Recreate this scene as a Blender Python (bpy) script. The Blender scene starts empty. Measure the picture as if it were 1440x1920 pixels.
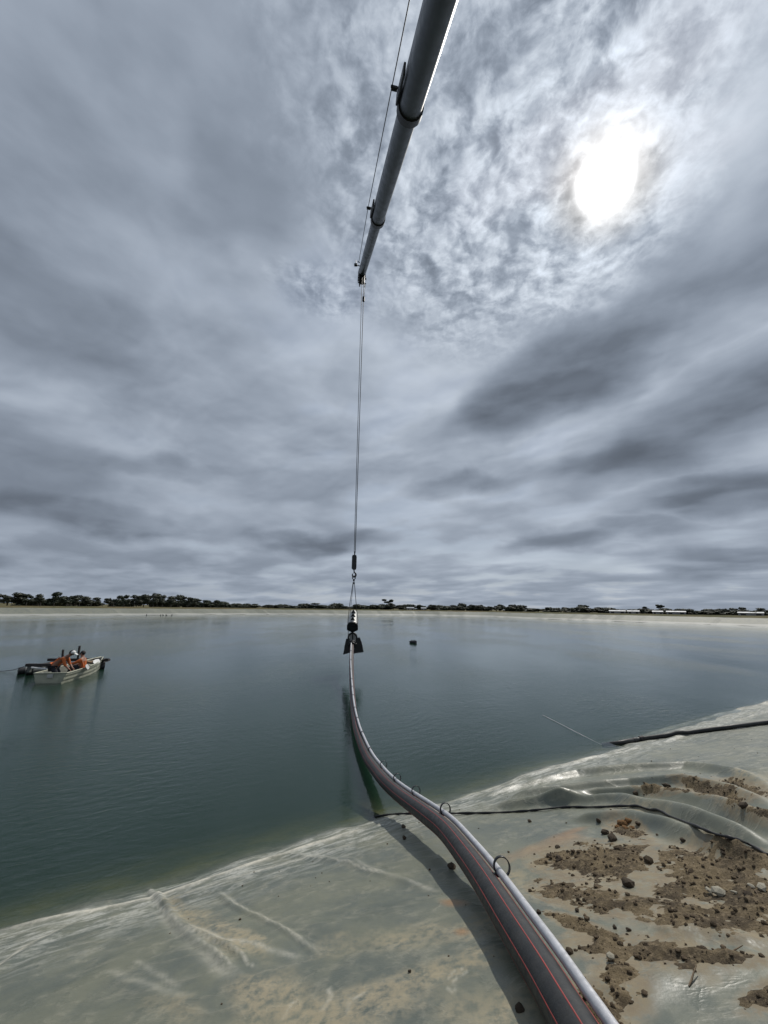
import bpy, bmesh, math, random
import numpy as np
from mathutils import Vector, Matrix
random.seed(7); RNG = np.random.default_rng(11)
S = bpy.context.scene
COL = S.collection
rad = math.radians

# ------------------------------------------------------------------ camera
CAM_H, PITCH, ROLL, FPX = 3.5, rad(14.0), rad(0.8), 723.0      # metres over the water, focal length in 1440x1920 pixels
cam_d = bpy.data.cameras.new('camera'); cam = bpy.data.objects.new('camera', cam_d); COL.objects.link(cam)
cam_d.sensor_fit = 'VERTICAL'; cam_d.sensor_height = 36.0; cam_d.sensor_width = 27.0
cam_d.lens = 36.0 * FPX / 1920.0
cam_d.clip_start = 0.05; cam_d.clip_end = 20000
cam.matrix_world = Matrix.Translation((0, 0, CAM_H)) @ Matrix.Rotation(rad(90) + PITCH, 4, 'X') @ Matrix.Rotation(ROLL, 4, 'Z')
S.camera = cam

# ------------------------------------------------------------------ light
SUN = Vector((0.39108, 0.52954, 0.75276)).normalized()
S.view_settings.view_transform = 'Standard'; S.view_settings.look = 'None'
S.view_settings.exposure = 0.0; S.view_settings.gamma = 1.0; S.view_settings.use_curve_mapping = False
S.cycles.volume_bounces = 0; S.cycles.max_bounces = 5; S.cycles.diffuse_bounces = 2; S.cycles.glossy_bounces = 3; S.cycles.transparent_max_bounces = 12
S.cycles.caustics_reflective = False; S.cycles.caustics_refractive = False
sun_d = bpy.data.lights.new('sun', 'SUN'); sun_d.energy = 3.0; sun_d.angle = rad(1.2); sun_d.color = (1.0, 0.95, 0.87)
sun = bpy.data.objects.new('sun', sun_d); COL.objects.link(sun)
sun.location = SUN * 60; sun.rotation_euler = SUN.to_track_quat('Z', 'Y').to_euler()


class NT:
    """small helper for node trees"""
    def __init__(s, tree): s.t = tree; s.n = tree.nodes; s.l = tree.links
    def new(s, kind, **kw):
        n = s.n.new(kind)
        for k, v in kw.items(): setattr(n, k, v)
        return n
    def put(s, sock, v):
        if isinstance(v, bpy.types.NodeSocket): s.l.new(v, sock)
        elif v is not None:
            if hasattr(sock.default_value, '__len__') and not hasattr(v, '__len__'): v = (v,) * len(sock.default_value)
            if hasattr(sock.default_value, '__len__') and len(sock.default_value) == 4 and len(v) == 3: v = (*v, 1)
            sock.default_value = v
    def m(s, op, a, b=None, c=None, clamp=False):
        n = s.new('ShaderNodeMath', operation=op); n.use_clamp = clamp
        for i, v in enumerate((a, b, c)):
            if v is not None: s.put(n.inputs[i], v)
        return n.outputs[0]
    def vm(s, op, a, b=None):
        n = s.new('ShaderNodeVectorMath', operation=op); s.put(n.inputs[0], a)
        if b is not None: s.put(n.inputs[1], b)
        return n.outputs['Value'] if op in ('DOT_PRODUCT', 'LENGTH', 'DISTANCE') else n.outputs[0]
    def mapping(s, v, loc=(0, 0, 0), rot=(0, 0, 0), scale=(1, 1, 1), kind='POINT'):
        n = s.new('ShaderNodeMapping', vector_type=kind); s.put(n.inputs[0], v)
        n.inputs[1].default_value = loc; n.inputs[2].default_value = rot; n.inputs[3].default_value = scale
        return n.outputs[0]
    def noise(s, v, scale, detail=4, rough=0.5, dist=0.0, col=False):
        n = s.new('ShaderNodeTexNoise'); s.put(n.inputs['Vector'], v)
        n.inputs['Scale'].default_value = scale; n.inputs['Detail'].default_value = detail
        n.inputs['Roughness'].default_value = rough; n.inputs['Distortion'].default_value = dist
        return n.outputs['Color' if col else 'Fac']
    def ramp(s, v, lo, hi, a=0.0, b=1.0, smooth=True):
        n = s.new('ShaderNodeMapRange'); n.interpolation_type = 'SMOOTHSTEP' if smooth else 'LINEAR'; n.clamp = True
        s.put(n.inputs['Value'], v)
        n.inputs['From Min'].default_value = lo; n.inputs['From Max'].default_value = hi
        s.put(n.inputs['To Min'], a); s.put(n.inputs['To Max'], b)
        return n.outputs[0]
    def mix(s, f, a, b, mode='MIX'):
        n = s.new('ShaderNodeMix', data_type='RGBA', blend_type=mode)
        s.put(n.inputs[0], f); s.put(n.inputs[6], a); s.put(n.inputs[7], b)
        return n.outputs[2]


# ------------------------------------------------------------------ sky: Nishita behind broken layers of grey cloud
W = bpy.data.worlds.new('World'); S.world = W; W.use_nodes = True
w = NT(W.node_tree); w.n.clear()
sky = w.new('ShaderNodeTexSky'); sky.sky_type = 'NISHITA'; sky.sun_disc = False
sky.sun_elevation = math.asin(SUN.z); sky.sun_rotation = math.atan2(SUN.x, SUN.y)
D = w.vm('NORMALIZE', w.new('ShaderNodeTexCoord').outputs['Generated'])
sep = w.new('ShaderNodeSeparateXYZ'); w.put(sep.inputs[0], D)
zz = w.m('ADD', w.m('MAXIMUM', sep.outputs[2], 0.0), 0.13)
cmb = w.new('ShaderNodeCombineXYZ')
w.put(cmb.inputs[0], w.m('DIVIDE', sep.outputs[0], zz)); w.put(cmb.inputs[1], w.m('DIVIDE', sep.outputs[1], zz))
Pc = cmb.outputs[0]                                           # where the view ray meets a flat cloud deck
def warped(v, scale, amt, detail=3):
    o = w.vm('SCALE', w.vm('SUBTRACT', w.noise(v, scale, detail, 0.5, col=True), (0.5, 0.5, 0.5))); o.node.inputs[3].default_value = amt
    return w.vm('ADD', v, o)
Pw = warped(warped(Pc, 1.5, 0.35), 5.0, 0.06)
ANG = rad(41)                                                 # the cloud rolls run this way
sunP = (SUN.x / (SUN.z + 0.13), SUN.y / (SUN.z + 0.13), 0)
toS = w.vm('NORMALIZE', w.vm('SUBTRACT', sunP, Pc))           # towards the sun across the deck


def pair(v, scale, detail, rough, step, loc):
    """a noise and its rise towards the sun: cloud edges that face the sun are lit"""
    a_ = w.noise(w.mapping(v, loc=loc), scale, detail, rough)
    sh = w.vm('SCALE', toS); sh.node.inputs[3].default_value = step
    b_ = w.noise(w.mapping(w.vm('ADD', v, sh), loc=loc), scale, max(detail - 2, 1), rough)
    return a_, w.m('SUBTRACT', a_, b_)


Ps = w.mapping(w.mapping(Pw, rot=(0, 0, ANG)), scale=(0.80, 1.10, 1))
big, big_r = pair(Ps, 1.5, 4, 0.44, 0.09, (0.4, 0.9, 0))      # broad rolls
mid, mid_r = pair(Ps, 3.4, 5, 0.46, 0.045, (3.1, 7.7, 0))
soft = w.noise(w.mapping(Pc, loc=(5.0, 2.0, 0)), 0.9, 2, 0.5)
Pf = warped(Pc, 9.0, 0.05, 3)
fine, fine_r = pair(Pf, 21.0, 7, 0.58, 0.010, (9.3, 1.2, 0))
curd, curd_r = pair(Pf, 10.5, 7, 0.55, 0.018, (2.3, 6.2, 0))
gap = w.ramp(curd, 0.40, 0.56)


def blob(c, r, ang, lo=1.0, hi=0.25, src=None):
    v = w.vm('SUBTRACT', src or Pb, (c[0] * KS, c[1] * KS, 0))
    v = w.mapping(v, rot=(0, 0, -ang)); v = w.vm('MULTIPLY', v, (1 / r[0], 1 / r[1], 0))
    return w.ramp(w.vm('LENGTH', v), lo, hi)
KS = 0.95
Pb = warped(warped(Pc, 1.6, 0.30), 5.0, 0.10, 5)


# thickness of the low grey cloud
th = w.m('ADD', w.m('MULTIPLY', big, 0.68), w.m('MULTIPLY', mid, 0.32))
iso = w.noise(w.mapping(D, scale=(1, 1, 1.9)), 5.5, 6, 0.52)          # billows that keep their shape down to the horizon
iso2 = w.noise(w.mapping(D, loc=(4, 2, 1), scale=(1, 1, 3.4)), 3.2, 4, 0.5)
th = w.m('ADD', th, w.m('ADD', w.m('MULTIPLY', w.m('SUBTRACT', iso, 0.5), 0.34), w.m('MULTIPLY', w.m('SUBTRACT', iso2, 0.5), 0.42)))
th = w.ramp(th, 0.36, 0.63)
Dw = warped(warped(D, 2.6, 0.16, 3), 9.0, 0.05, 5)
def bank_of(px, py, rx, ry, tilt, k):
    """one soft-edged cloud in a given direction of the sky"""
    x, y = (px - 720) / 723.0, (960 - py) / 723.0
    f = Vector((0, math.cos(PITCH), math.sin(PITCH))); u0 = Vector((0, -math.sin(PITCH), math.cos(PITCH)))
    d0 = (f + u0 * y + Vector((1, 0, 0)) * x).normalized(); r0 = d0.cross(Vector((0, 0, 1))).normalized(); t0 = r0.cross(d0)
    c_, s_ = math.cos(rad(tilt)), math.sin(rad(tilt)); ax, ay = r0 * c_ + t0 * s_, t0 * c_ - r0 * s_
    v = w.vm('SUBTRACT', Dw, tuple(d0))
    q = w.m('ADD', w.m('POWER', w.m('DIVIDE', w.vm('DOT_PRODUCT', v, tuple(ax)), rx), 2.0), w.m('POWER', w.m('DIVIDE', w.vm('DOT_PRODUCT', v, tuple(ay)), ry), 2.0))
    return w.m('MULTIPLY', w.ramp(q, 1.3, 0.0), k)
dark = None
for b in ((1040, 690, .30, .11, 24, 1.0), (1300, 770, .32, .10, 22, .9), (1360, 470, .28, .13, 12, .75), (1360, 905, .22, .05, 8, .8), (480, 330, .13, .11, 30, .2), (620, 1000, .20, .035, 2, .7),
          (850, 905, .16, .035, 3, .6), (180, 975, .22, .04, -2, .5), (1080, 1010, .22, .03, 3, .6), (60, 620, .26, .10, 4, .5), (330, 880, .14, .03, 4, .4), (1380, 1030, .2, .03, 3, .5)):
    q = bank_of(*b); dark = q if dark is None else w.m('MAXIMUM', dark, q)
lit = None
for b in ((630, 800, .20, .06, 5, .5), (950, 810, .16, .06, 15, .6), (1300, 600, .18, .05, 20, .5), (380, 700, .14, .07, 10, .35), (330, 1020, .18, .02, 0, .6), (820, 980, .25, .025, 3, .5), (1000, 560, .3, .08, 5, .3)):
    q = bank_of(*b); lit = q if lit is None else w.m('MAXIMUM', lit, q)
veil = w.ramp(sep.outputs[0], -0.15, -0.75)                     # thicker even stratus to the left
thick = w.m('ADD', w.m('MULTIPLY', th, 0.36), w.m('MULTIPLY', dark, 0.66))
thick = w.m('SUBTRACT', thick, w.m('MULTIPLY', lit, 0.22))
thick = w.m('ADD', thick, w.m('ADD', w.m('MULTIPLY', veil, 0.16), 0.06), clamp=True)
# patches where the small mottled high cloud shows
mot_mask = w.m('MAXIMUM', blob((0.22, 0.60), (0.46, 0.62), rad(-20), 1.1, 0.45), w.m('MULTIPLY', blob((-0.16, 0.93), (0.22, 0.16), 0, 1.0, 0.3), 0.8))
mot_mask = w.m('MULTIPLY', mot_mask, w.ramp(thick, 0.75, 0.25))
mott = w.m('ADD', w.m('MULTIPLY', w.ramp(fine, 0.36, 0.64), 0.45), w.m('MULTIPLY', w.ramp(curd, 0.38, 0.62), 0.55))
# sun seen through the cloud
cosang = w.vm('DOT_PRODUCT', D, tuple(SUN))
ang = w.m('ARCCOSINE', w.m('MINIMUM', cosang, 0.99999))
ang_n = w.m('ADD', ang, w.m('MULTIPLY', w.m('SUBTRACT', fine, 0.5), 0.025))
g1 = w.m('POWER', 2.718, w.m('MULTIPLY', w.m('POWER', w.m('DIVIDE', ang_n, 0.040), 4.0), -1.0))
g2 = w.m('POWER', 2.718, w.m('MULTIPLY', w.m('DIVIDE', ang, 0.085), -1.0))
g3 = w.m('POWER', 2.718, w.m('MULTIPLY', w.m('DIVIDE', ang, 0.55), -1.0))
thin = w.m('SUBTRACT', 1.0, w.m('MULTIPLY', thick, 0.8))
# cloud brightness
lum = w.ramp(thick, 0.0, 1.0, 0.50, 0.135, smooth=False)
lum = w.m('MULTIPLY', lum, w.m('ADD', 1.0, w.m('ADD', w.m('MULTIPLY', big_r, 0.7), w.m('MULTIPLY', w.m('MULTIPLY', mid_r, w.ramp(zz, 0.2, 0.6)), 1.1))))
lum = w.m('MULTIPLY', lum, w.ramp(soft, 0.35, 0.65, 0.92, 1.06))
mfac = w.m('MULTIPLY', mot_mask, 0.90)
lum_m = w.m('ADD', 0.22, w.m('MULTIPLY', w.m('ADD', w.m('MULTIPLY', mott, 0.70), w.m('MULTIPLY', gap, 0.30)), 0.32))
lum_m = w.m('MULTIPLY', lum_m, w.m('ADD', 1.0, w.m('ADD', w.m('MULTIPLY', fine_r, 1.1), w.m('MULTIPLY', curd_r, 1.1))))
n_ = w.new('ShaderNodeMix', data_type='FLOAT'); w.put(n_.inputs[0], mfac); w.put(n_.inputs[2], lum); w.put(n_.inputs[3], lum_m)
lum = n_.outputs[0]
lum = w.m('MULTIPLY', lum, w.m('ADD', 0.86, w.m('MULTIPLY', g3, 0.62)))
glow = w.m('ADD', w.m('MULTIPLY', g1, 4.0), w.m('MULTIPLY', w.m('MULTIPLY', g2, thin), w.m('ADD', 0.20, w.m('MULTIPLY', mott, 0.55))))
lum = w.m('MAXIMUM', w.m('ADD', lum, glow), 0.05)
tint = w.mix(w.ramp(lum, 0.12, 0.75), (0.81, 0.96, 1.20, 1), (0.90, 0.99, 1.11, 1))
tint = w.mix(w.ramp(ang, 0.12, 0.04), tint, (1.0, 1.0, 1.0, 1))
lum10 = w.m('MULTIPLY', lum, 10.0)
vc = w.new('ShaderNodeVectorMath', operation='SCALE'); w.put(vc.inputs[0], tint); w.put(vc.inputs[3], lum10)
cov = w.ramp(thick, 0.0, 0.25, 0.88, 1.0)
skyc = w.mix(cov, sky.outputs[0], vc.outputs[0])
W.cycles.sampling_method = 'MANUAL'; W.cycles.sample_map_resolution = 512
bg = w.new('ShaderNodeBackground'); w.put(bg.inputs[0], skyc); bg.inputs[1].default_value = 0.1
w.l.new(bg.outputs[0], w.new('ShaderNodeOutputWorld').inputs[0])


# ------------------------------------------------------------------ pixel to place
def ray(px, py):
    x, y = (px - 720) / FPX, -(py - 960) / FPX
    c, s = math.cos(ROLL), math.sin(ROLL)
    xr, yr = x * c - y * s, x * s + y * c
    d = np.array([xr, math.cos(PITCH) - yr * math.sin(PITCH), math.sin(PITCH) + yr * math.cos(PITCH)])
    return d / np.linalg.norm(d)
def on_z(px, py, z=0.0):
    d = ray(px, py); t = (z - CAM_H) / d[2]; return d * t + np.array([0, 0, CAM_H])
def at_depth(px, py, zc):
    d = ray(px, py); f = np.array([0, math.cos(PITCH), math.sin(PITCH)]); return d * (zc / (d @ f)) + np.array([0, 0, CAM_H])
def at_dist(px, py, dist):
    d = ray(px, py); return d * (dist / math.hypot(d[0], d[1])) + np.array([0, 0, CAM_H])


# ------------------------------------------------------------------ noise in numpy
def vnoise(x, y, seed=0):
    xi, yi = np.floor(x).astype(np.int64), np.floor(y).astype(np.int64)
    xf, yf = x - xi, y - yi
    def h(a, b):
        n = (a * 374761393 + b * 668265263 + seed * 974711) & 0xffffffff
        n = ((n ^ (n >> 13)) * 1274126177) & 0xffffffff
        return ((n ^ (n >> 16)) & 0xffff) / 65535.0
    u, v = xf * xf * (3 - 2 * xf), yf * yf * (3 - 2 * yf)
    return (h(xi, yi) * (1 - u) + h(xi + 1, yi) * u) * (1 - v) + (h(xi, yi + 1) * (1 - u) + h(xi + 1, yi + 1) * u) * v
def fbm(x, y, oct=4, seed=0, gain=0.5):
    r, a, t = 0, 1.0, 0
    for i in range(oct):
        r = r + a * vnoise(x * 2 ** i + 17.3 * i, y * 2 ** i - 9.1 * i, seed + i); t += a; a *= gain
    return r / t
def sstep(a, b, x):
    t = np.clip((x - a) / (b - a), 0, 1); return t * t * (3 - 2 * t)


# ------------------------------------------------------------------ mesh helpers
def tag(o, label=None, cat=None, group=None, kind=None):
    if label: o['label'] = label
    if cat: o['category'] = cat
    if group: o['group'] = group
    if kind: o['kind'] = kind
    return o
def empty(name, loc=(0, 0, 0), rz=0.0):
    o = bpy.data.objects.new(name, None); COL.objects.link(o); o.location = loc; o.rotation_euler = (0, 0, rz); o.empty_display_size = 0.2
    return o
def copy_tree(o, parent=None):
    c = o.copy(); COL.objects.link(c); c.parent = parent
    for ch in [q for q in bpy.data.objects if q.parent == o]: copy_tree(ch, c)
    return c


class MB:
    def __init__(s): s.v = []; s.f = []; s.sm = []
    def add(s, v, f, smooth=False):
        b = len(s.v); s.v += [tuple(map(float, p)) for p in v]; s.f += [tuple(i + b for i in q) for q in f]; s.sm += [smooth] * len(f); return s
    def box(s, c, size, rz=0.0, rot=None):
        hx, hy, hz = (a / 2 for a in size)
        pts = [Vector((x, y, z)) for x in (-hx, hx) for y in (-hy, hy) for z in (-hz, hz)]
        R = rot if rot is not None else Matrix.Rotation(rz, 3, 'Z')
        return s.add([R @ p + Vector(c) for p in pts], [(0, 1, 3, 2), (4, 6, 7, 5), (0, 4, 5, 1), (2, 3, 7, 6), (0, 2, 6, 4), (1, 5, 7, 3)])
    def tube(s, pts, r, n=12, caps=True, smooth=True, up=None):
        P_ = [Vector(p) for p in pts]; m = len(P_)
        rr = r if hasattr(r, '__len__') else [r] * m
        v, f = [], []
        prev = None
        for i, p in enumerate(P_):
            t = (P_[min(i + 1, m - 1)] - P_[max(i - 1, 0)]).normalized()
            if prev is None:
                a = Vector(up) if up else (Vector((0, 0, 1)) if abs(t.z) < 0.9 else Vector((1, 0, 0)))
            else: a = prev
            nrm = (a - t * a.dot(t)).normalized(); bn = t.cross(nrm); prev = nrm
            for k in range(n):
                q = 2 * math.pi * k / n
                v.append(p + (nrm * math.cos(q) + bn * math.sin(q)) * rr[i])
        for i in range(m - 1):
            for k in range(n):
                f.append((i * n + k, i * n + (k + 1) % n, (i + 1) * n + (k + 1) % n, (i + 1) * n + k))
        s.add(v, f, smooth)
        if caps:
            s.add([v[k] for k in range(n)][::-1], [tuple(range(n))]); s.add(v[-n:], [tuple(range(n))])
        return s
    def extrude(s, poly, o, ax, ay, az, d):
        """flat outline poly (x,y) on axes ax, ay from o, thickened by d along az"""
        o, ax, ay, az = Vector(o), Vector(ax), Vector(ay), Vector(az)
        a = [o + ax * x + ay * y - az * d / 2 for x, y in poly]; b = [p + az * d for p in a]; n = len(poly)
        return s.add(a + b, [tuple(range(n))[::-1], tuple(range(n, 2 * n))] + [(i, (i + 1) % n, n + (i + 1) % n, n + i) for i in range(n)])
    def ball(s, c, r, seg=10, rings=6, squash=(1, 1, 1)):
        v, f = [], []
        for i in range(rings + 1):
            a = math.pi * i / rings
            for k in range(seg):
                b = 2 * math.pi * k / seg
                v.append((c[0] + r * squash[0] * math.sin(a) * math.cos(b), c[1] + r * squash[1] * math.sin(a) * math.sin(b), c[2] + r * squash[2] * math.cos(a)))
        for i in range(rings):
            for k in range(seg): f.append((i * seg + k, (i + 1) * seg + k, (i + 1) * seg + (k + 1) % seg, i * seg + (k + 1) % seg))
        return s.add(v, f, True)
    def mesh(s, name):
        me = bpy.data.meshes.new(name); me.from_pydata(s.v, [], s.f)
        me.polygons.foreach_set('use_smooth', s.sm); me.validate(); me.update(); return me
    def build(s, name, mat, parent=None, bevel=0):
        o = bpy.data.objects.new(name, s.mesh(name)); COL.objects.link(o); o.data.materials.append(mat)
        if bevel:
            b = o.modifiers.new('bevel', 'BEVEL'); b.width = bevel; b.segments = 2; b.limit_method = 'ANGLE'
        if parent is not None: o.parent = parent
        return o
def local(root, *pts):
    """world points to the coordinates of an unrotated or rotated thing"""
    M = (Matrix.Translation(root.location) @ root.rotation_euler.to_matrix().to_4x4()).inverted()
    return [M @ Vector(p) for p in pts]


# ------------------------------------------------------------------ materials
def material(name, color, rough=0.6, metal=0.0, var=0.15, vscale=6.0, bump=0.0, bscale=40.0, spec=0.5, color2=None, sub=0.0):
    m = bpy.data.materials.new(name); m.use_nodes = True; t = NT(m.node_tree); b = t.n['Principled BSDF']
    co = t.new('ShaderNodeTexCoord').outputs['Object']
    nz = t.noise(co, vscale, 6, 0.6)
    c2 = color2 or tuple(c * (1 - var * 2) for c in color)
    c = t.mix(t.ramp(nz, 0.35, 0.65), (*color, 1), (*c2, 1))
    t.put(b.inputs['Base Color'], c); b.inputs['Metallic'].default_value = metal
    t.put(b.inputs['Roughness'], t.ramp(t.noise(co, vscale * 3.1, 4), 0.3, 0.7, max(rough - 0.08, 0.02), rough + 0.08))
    b.inputs['Specular IOR Level'].default_value = spec
    if bump:
        n = t.new('ShaderNodeBump'); n.inputs['Strength'].default_value = bump; n.inputs['Distance'].default_value = 0.01
        t.put(n.inputs['Height'], t.noise(co, bscale, 5)); t.l.new(n.outputs[0], b.inputs['Normal'])
    return m
M = {}
M['boom'] = material('boom_paint', (0.105, 0.118, 0.138), 0.42, 0.2, 0.10, 1.5)
M['dark_steel'] = material('dark_steel', (0.035, 0.038, 0.045), 0.5, 0.3, 0.2, 5)
M['black_steel'] = material('black_painted_steel', (0.018, 0.020, 0.024), 0.45, 0.0, 0.25, 8)
M['rope'] = material('wire_rope', (0.09, 0.09, 0.09), 0.5, 0.5, 0.2, 30)
M['rubber'] = material('black_rubber', (0.015, 0.016, 0.018), 0.6, 0, 0.2, 12, 0.3, 30)
M['poly'] = material('black_poly_pipe', (0.022, 0.023, 0.024), 0.5, 0, 0.12, 9, 0.12, 60, spec=.35, color2=(0.036, 0.036, 0.035))
M['red'] = material('red_stripe', (0.34, 0.05, 0.042), 0.5, 0, 0.15, 9)
M['silver'] = material('silver_hose', (0.62, 0.62, 0.64), 0.38, 0.35, 0.08, 12, 0.15, 80)
M['ring'] = material('ring_plastic', (0.012, 0.013, 0.016), 0.35, 0, 0.2, 10)
M['pale_steel'] = material('pale_steel', (0.50, 0.50, 0.48), 0.5, 0.1, 0.12, 4)
M['white'] = material('white_paint', (0.72, 0.72, 0.70), 0.5, 0, 0.06, 4)
M['alu'] = material('weathered_aluminium', (0.42, 0.42, 0.33), 0.5, 0.15, 0.18, 2.0, color2=(0.30, 0.31, 0.24))
M['alu_in'] = material('boat_inside', (0.22, 0.23, 0.20), 0.6, 0.1, 0.2, 3)
M['timber'] = material('dark_timber', (0.035, 0.030, 0.028), 0.7, 0, 0.25, 5)
M['float_pipe'] = material('grey_float_pipe', (0.13, 0.14, 0.13), 0.5, 0, 0.2, 3)
M['orange'] = material('orange_shirt', (0.62, 0.15, 0.035), 0.8, 0, 0.15, 8)
M['navy'] = material('navy_trousers', (0.012, 0.014, 0.022), 0.85, 0, 0.15, 8)
M['skin'] = material('skin', (0.30, 0.15, 0.10), 0.55, 0, 0.08, 8)
M['hair'] = material('dark_hair', (0.012, 0.010, 0.010), 0.7, 0, 0.2, 20)
M['bark'] = material('bark', (0.09, 0.07, 0.055), 0.85, 0, 0.2, 2)
M['leaf'] = material('leaf_dark', (0.030, 0.042, 0.022), 0.7, 0, 0.2, 0.3, color2=(0.045, 0.055, 0.030))
M['leaf2'] = material('leaf_olive', (0.048, 0.054, 0.030), 0.7, 0, 0.2, 0.3, color2=(0.032, 0.040, 0.024))
M['shed_wall'] = material('shed_wall', (0.30, 0.30, 0.30), 0.6, 0, 0.1, 0.2)
M['shed_roof'] = material('shed_roof', (0.36, 0.38, 0.40), 0.4, 0.1, 0.06, 0.2)
M['clod'] = material('soil_clod', (0.12, 0.09, 0.058), 0.95, 0, 0.25, 30, 0.8, 90, 0.2)
M['clod_dark'] = material('damp_soil_clod', (0.088, 0.066, 0.044), 0.9, 0, 0.2, 30, 0.8, 90, 0.3)
M['clod_orange'] = material('clay_clod', (0.26, 0.145, 0.065), 0.95, 0, 0.2, 30, 0.7, 90, 0.2)
M['stone'] = material('pale_stone', (0.40, 0.37, 0.29), 0.8, 0, 0.15, 14, 0.5, 60, 0.3)
M['twig'] = material('dry_twig', (0.22, 0.16, 0.10), 0.9, 0, 0.2, 30)
M['crane_paint'] = material('crane_paint', (0.55, 0.36, 0.06), 0.4, 0, 0.1, 1)
M['glass'] = material('dark_glass', (0.02, 0.025, 0.03), 0.08, 0, 0.1, 1)
M['tan'] = material('coiled_rope', (0.34, 0.24, 0.15), 0.9, 0, 0.2, 14)
M['fence'] = material('fence_post', (0.10, 0.09, 0.08), 0.9, 0, 0.2, 3)

# ------------------------------------------------------------------ the reservoir: outline of the waterline
SH = np.array([0.97, 8.27]); DS = np.array([0.8601, 0.5101]); DN = np.array([0.5101, -0.8601])   # along the near shore, up the near bank
SLOPE = 0.288
def st(x, y): v = np.array([x, y]) - SH; return v @ DS, v @ DN
def xy(s, t): return SH + s * DS + t * DN
near_l, near_r = xy(-62, 0), xy(144, 0)
OUT = [near_l, near_r, (106, 110), (64.5, 171), (52, 212), (19, 222), (-57, 179), (-104, 112), (-122, 72), (-112, 20)]
OUT = [np.array(p, float) for p in OUT]
def offset(d):
    n = len(OUT); r = []
    for i in range(n):
        a, b, c = OUT[i - 1], OUT[i], OUT[(i + 1) % n]
        n1 = np.array([(b - a)[1], -(b - a)[0]]); n1 /= np.linalg.norm(n1)
        n2 = np.array([(c - b)[1], -(c - b)[0]]); n2 /= np.linalg.norm(n2)
        h = n1 + n2; r.append(b + h * (2 * d / (h @ h)) if d < 400 else b + h / np.linalg.norm(h) * d)
    return r

# near bank surface -------------------------------------------------
def on_bank(px, py):
    d = ray(px, py); dn = d[:2] @ DN; t0 = (np.zeros(2) - SH) @ DN
    k = (SLOPE * t0 - CAM_H) / (d[2] - SLOPE * dn); p = d * k + np.array([0, 0, CAM_H]); return st(p[0], p[1])
def poly_dist(s, t, pts):
    """distance to a polyline and how far along it (0..1)"""
    best = np.full(s.shape, 1e9); al = np.zeros(s.shape); L = 0; seg = []
    for a, b in zip(pts[:-1], pts[1:]): seg.append(math.dist(a, b))
    tot = sum(seg)
    for (a, b), l in zip(zip(pts[:-1], pts[1:]), seg):
        dx, dy = (b[0] - a[0]) / l, (b[1] - a[1]) / l
        u = np.clip((s - a[0]) * dx + (t - a[1]) * dy, 0, l)
        dd = np.hypot(s - a[0] - dx * u, t - a[1] - dy * u)
        k = dd < best; best[k] = dd[k]; al[k] = ((L + u) / tot)[k]; L += l
    return best, al
# folds of the liner: pixel line, height, half width, asymmetry ends
FOLD_PX = [
    ([(-60, 1772), (0, 1745), (75, 1724), (165, 1709), (280, 1680), (380, 1650), (500, 1611), (620, 1574), (705, 1549), (790, 1526)], .016, .07),
    ([(-40, 1838), (40, 1790), (110, 1752), (170, 1722)], .020, .06),
    ([(272, 1657), (300, 1690), (345, 1737), (400, 1790), (465, 1850)], .020, .035),
    ([(285, 1668), (360, 1735), (440, 1790), (485, 1830)], .022, .035),
    ([(405, 1665), (480, 1710), (560, 1760), (606, 1796)], .014, .03),
    ([(200, 1825), (280, 1855), (365, 1888)], .006, .05),
    ([(480, 1612), (545, 1603), (640, 1614), (740, 1640), (820, 1662)], .020, .06),
    ([(820, 1508), (900, 1486), (1000, 1452), (1100, 1424), (1200, 1400), (1320, 1368), (1440, 1332), (1560, 1300)], .035, .10),
    ([(880, 1500), (960, 1478), (1080, 1452), (1200, 1442), (1290, 1436), (1380, 1450), (1480, 1490)], .085, .12),
    ([(930, 1502), (1050, 1484), (1180, 1470), (1280, 1468), (1380, 1490), (1480, 1530)], .10, .11),
    ([(1000, 1508), (1120, 1494), (1230, 1492), (1330, 1512), (1440, 1552), (1500, 1580)], .11, .11),
    ([(900, 1514), (1050, 1504), (1160, 1502), (1260, 1524), (1360, 1560), (1480, 1610)], .10, .10),
    ([(1060, 1535), (1180, 1532), (1260, 1560), (1350, 1598), (1470, 1640)], .10, .10),
    ([(1180, 1388), (1300, 1352), (1440, 1318), (1560, 1288)], .04, .12),
    ([(1120, 1870), (1200, 1850), (1310, 1815), (1400, 1812), (1500, 1830)], .018, .10),
    ([(1230, 1745), (1330, 1745), (1440, 1790)], .03, .08),
    ([(560, 1740), (680, 1730), (800, 1690), (860, 1670)], .022, .14),
    ([(300, 1690), (380, 1668), (520, 1640), (640, 1600)], .012, .05),
    ([(60, 1805), (200, 1765), (330, 1735)], .012, .05),
]
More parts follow.
